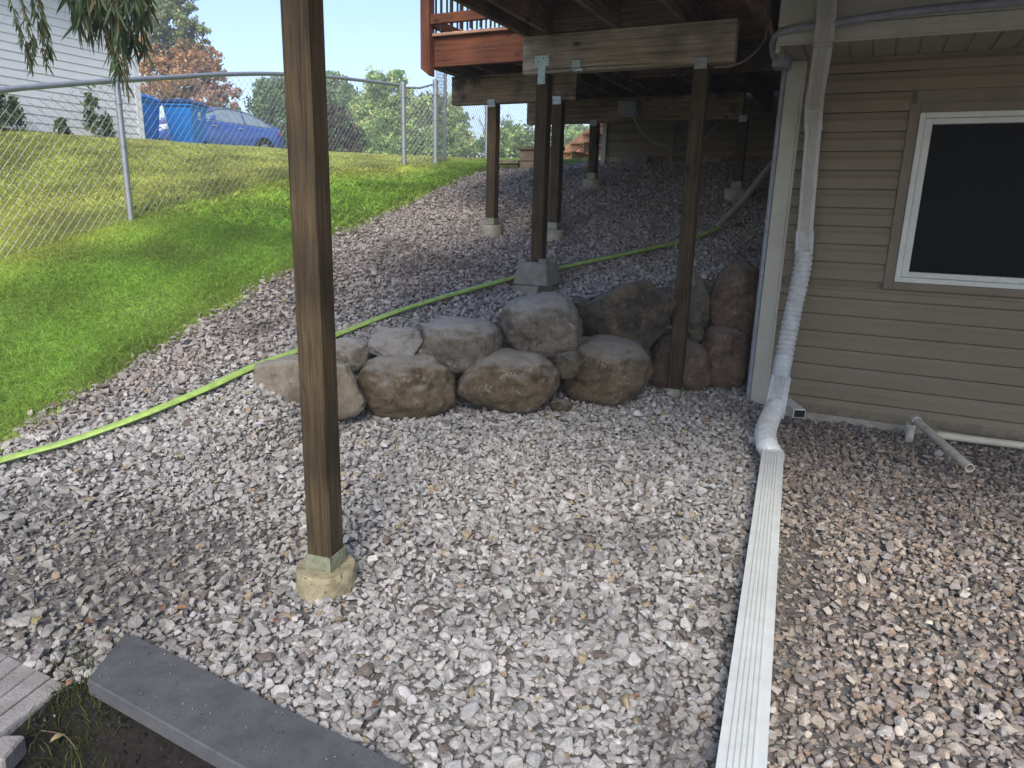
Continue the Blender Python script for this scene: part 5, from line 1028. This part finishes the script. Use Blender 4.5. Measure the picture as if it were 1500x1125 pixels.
for k_ in range(4): strand(47+k_*1.2, 3.7, 100-k_*14, 1.5, .055, .01, w_=.011, lean=.1)
for k_ in range(3): strand(69+k_*1.5, 3.7, 96-k_*22, 1.1, .06, .015, lean=.05)
strand(73, 3.7, 70, .8, .09, .02); strand(68, 3.75, 40, .7, .05); strand(57, 3.7, 2, 1.0, .05)
for (u, z, v_) in ((112, 4.0, 25), (118, 4.0, 48), (124, 4.0, 40), (132, 4.1, 62), (140, 4.0, 30), (148, 4.1, 50), (156, 4.0, 28), (163, 4.1, 62), (170, 4.0, 40), (178, 4.05, 75), (182, 4.0, 95), (176, 4.1, 112), (190, 4.0, 60), (197, 4.1, 78), (205, 4.0, 45), (212, 4.1, 85), (218, 4.0, 30), (165, 3.9, 20), (185, 3.9, 25), (145, 3.9, 12), (200, 3.9, 18), (128, 3.9, 10)):
    strand(u+random.uniform(-2, 2), z, v_-14, 1.6, .13, random.uniform(-.06, .06), lean=random.uniform(-.3, .25), w_=.015)
strand(190, 4.0, 150, .35, .09, .02, w_=.013); strand(186, 4.0, 125, .5, .10, .02); strand(170, 4.05, 95, .4, .10)
LVa = np.array([tuple(v) for v in LV]); npmesh('hanging_leaves', LVa, np.arange(len(LVa)).reshape(-1, 6), M['leaf'], np.array(LT), parent=wi); sm.build('hanging_twigs', M['twig'], wi)
# ------------------------------------------------------------------ litter: fallen leaves and twigs
lfc = [((.32, .16, .07), 'orange'), ((.22, .10, .06), 'rust red'), ((.34, .29, .13), 'yellow'), ((.22, .14, .085), 'brown')]
LIT = [(55, 912, 0, 'yellowish leaf lying on the gravel left of the slab', 2, .05), (265, 895, 0, 'orange leaf on the gravel above the slab corner', 0, .045), (103, 1003, 0, 'small orange leaf at the corner of the plank paver', 0, .03), (300, 468, 0, '', 3, .04),
    (237, 894, 0, 'curled rust leaf between the slab and the pier', 1, .04), (405, 912, 0, 'rust red leaf below the round pier', 1, .035), (130, 915, 0, 'dark rust leaf left of the slab corner', 1, .04), (550, 1035, 0, 'rust leaf in the gravel near the slab edge', 1, .035), (85, 595, 0, 'orange leaf at the lawn edge', 0, .05), (160, 618, 0, 'yellow leaf beside the hose', 2, .05), (1155, 590, 0, '', 3, .03), (300, 562, 0, 'brown leaf on the gravel above the hose', 3, .05), (930, 1025, 0, 'orange scrap of leaf in the pale gravel', 0, .03), (85, 1085, -.05, 'pale yellow leaf on the black soil', 2, .04)]
for u, v, dz, lab, ci, s_ in LIT:
    if not lab: continue
    p = ghit(u, v, .03); a_ = random.uniform(0, 6); m_ = M.setdefault('litter%d' % ci, mat('dead_leaf_'+lfc[ci][1].replace(' ', '_'), lfc[ci][0], None, scale=40, rough=.8, bump=.2, bscale=120))
    pts = [(0, 0), (.25, .22), (.5, .3), (.8, .16), (1, 0), (.8, -.16), (.5, -.28), (.25, -.2)]; vs = [(0.5, 0, .10)]+[(x, y, .12*math.sin(x*3)+.25*abs(y)) for x, y in pts]
    o = MB().add([((x-.5)*s_*math.cos(a_)-y*s_*math.sin(a_), (x-.5)*s_*math.sin(a_)+y*s_*math.cos(a_), z*s_) for x, y, z in vs], [(0, i+1, (i+1) % 8+1) for i in range(8)]).build('fallen_leaf', m_); o.location = p+Vector((0, 0, .008)); tag(o, lab, 'leaf')
for u, v, u2, v2, lab in ((205, 825, 180, 850, 'thin dry twig on the dirty gravel at the left'), (1178, 918, 1230, 905, 'dry twig across the brownish gravel'), (60, 1070, 112, 1098, 'long thin twig over the black soil')):
    p, q = ghit(u, v, .03), ghit(u2, v2, .03); m_ = (p+q)/2+Vector((.01, .01, .012)); tag(MB().tube(spline([p, m_, q], 5), .0016, 6).build('twig', M['twig']), lab, 'twig')
for o in list(bpy.data.objects):
    if o.get('label') == '': del o['label']

# ------------------------------------------------------------------ thin summer haze
_m = bpy.data.materials.new('thin_haze'); _m.use_nodes = True; _t = _m.node_tree; _t.nodes.remove(_t.nodes['Principled BSDF']); _v = _t.nodes.new('ShaderNodeVolumePrincipled')
_v.inputs['Color'].default_value = (.93, .96, 1, 1); _v.inputs['Density'].default_value = .0055; _v.inputs['Anisotropy'].default_value = .2; _t.links.new(_v.outputs[0], _t.nodes['Material Output'].inputs['Volume'])
tag(MB().box(-175, 175, -175, 175, -1.6, 15).build('haze', _m), kind='stuff')
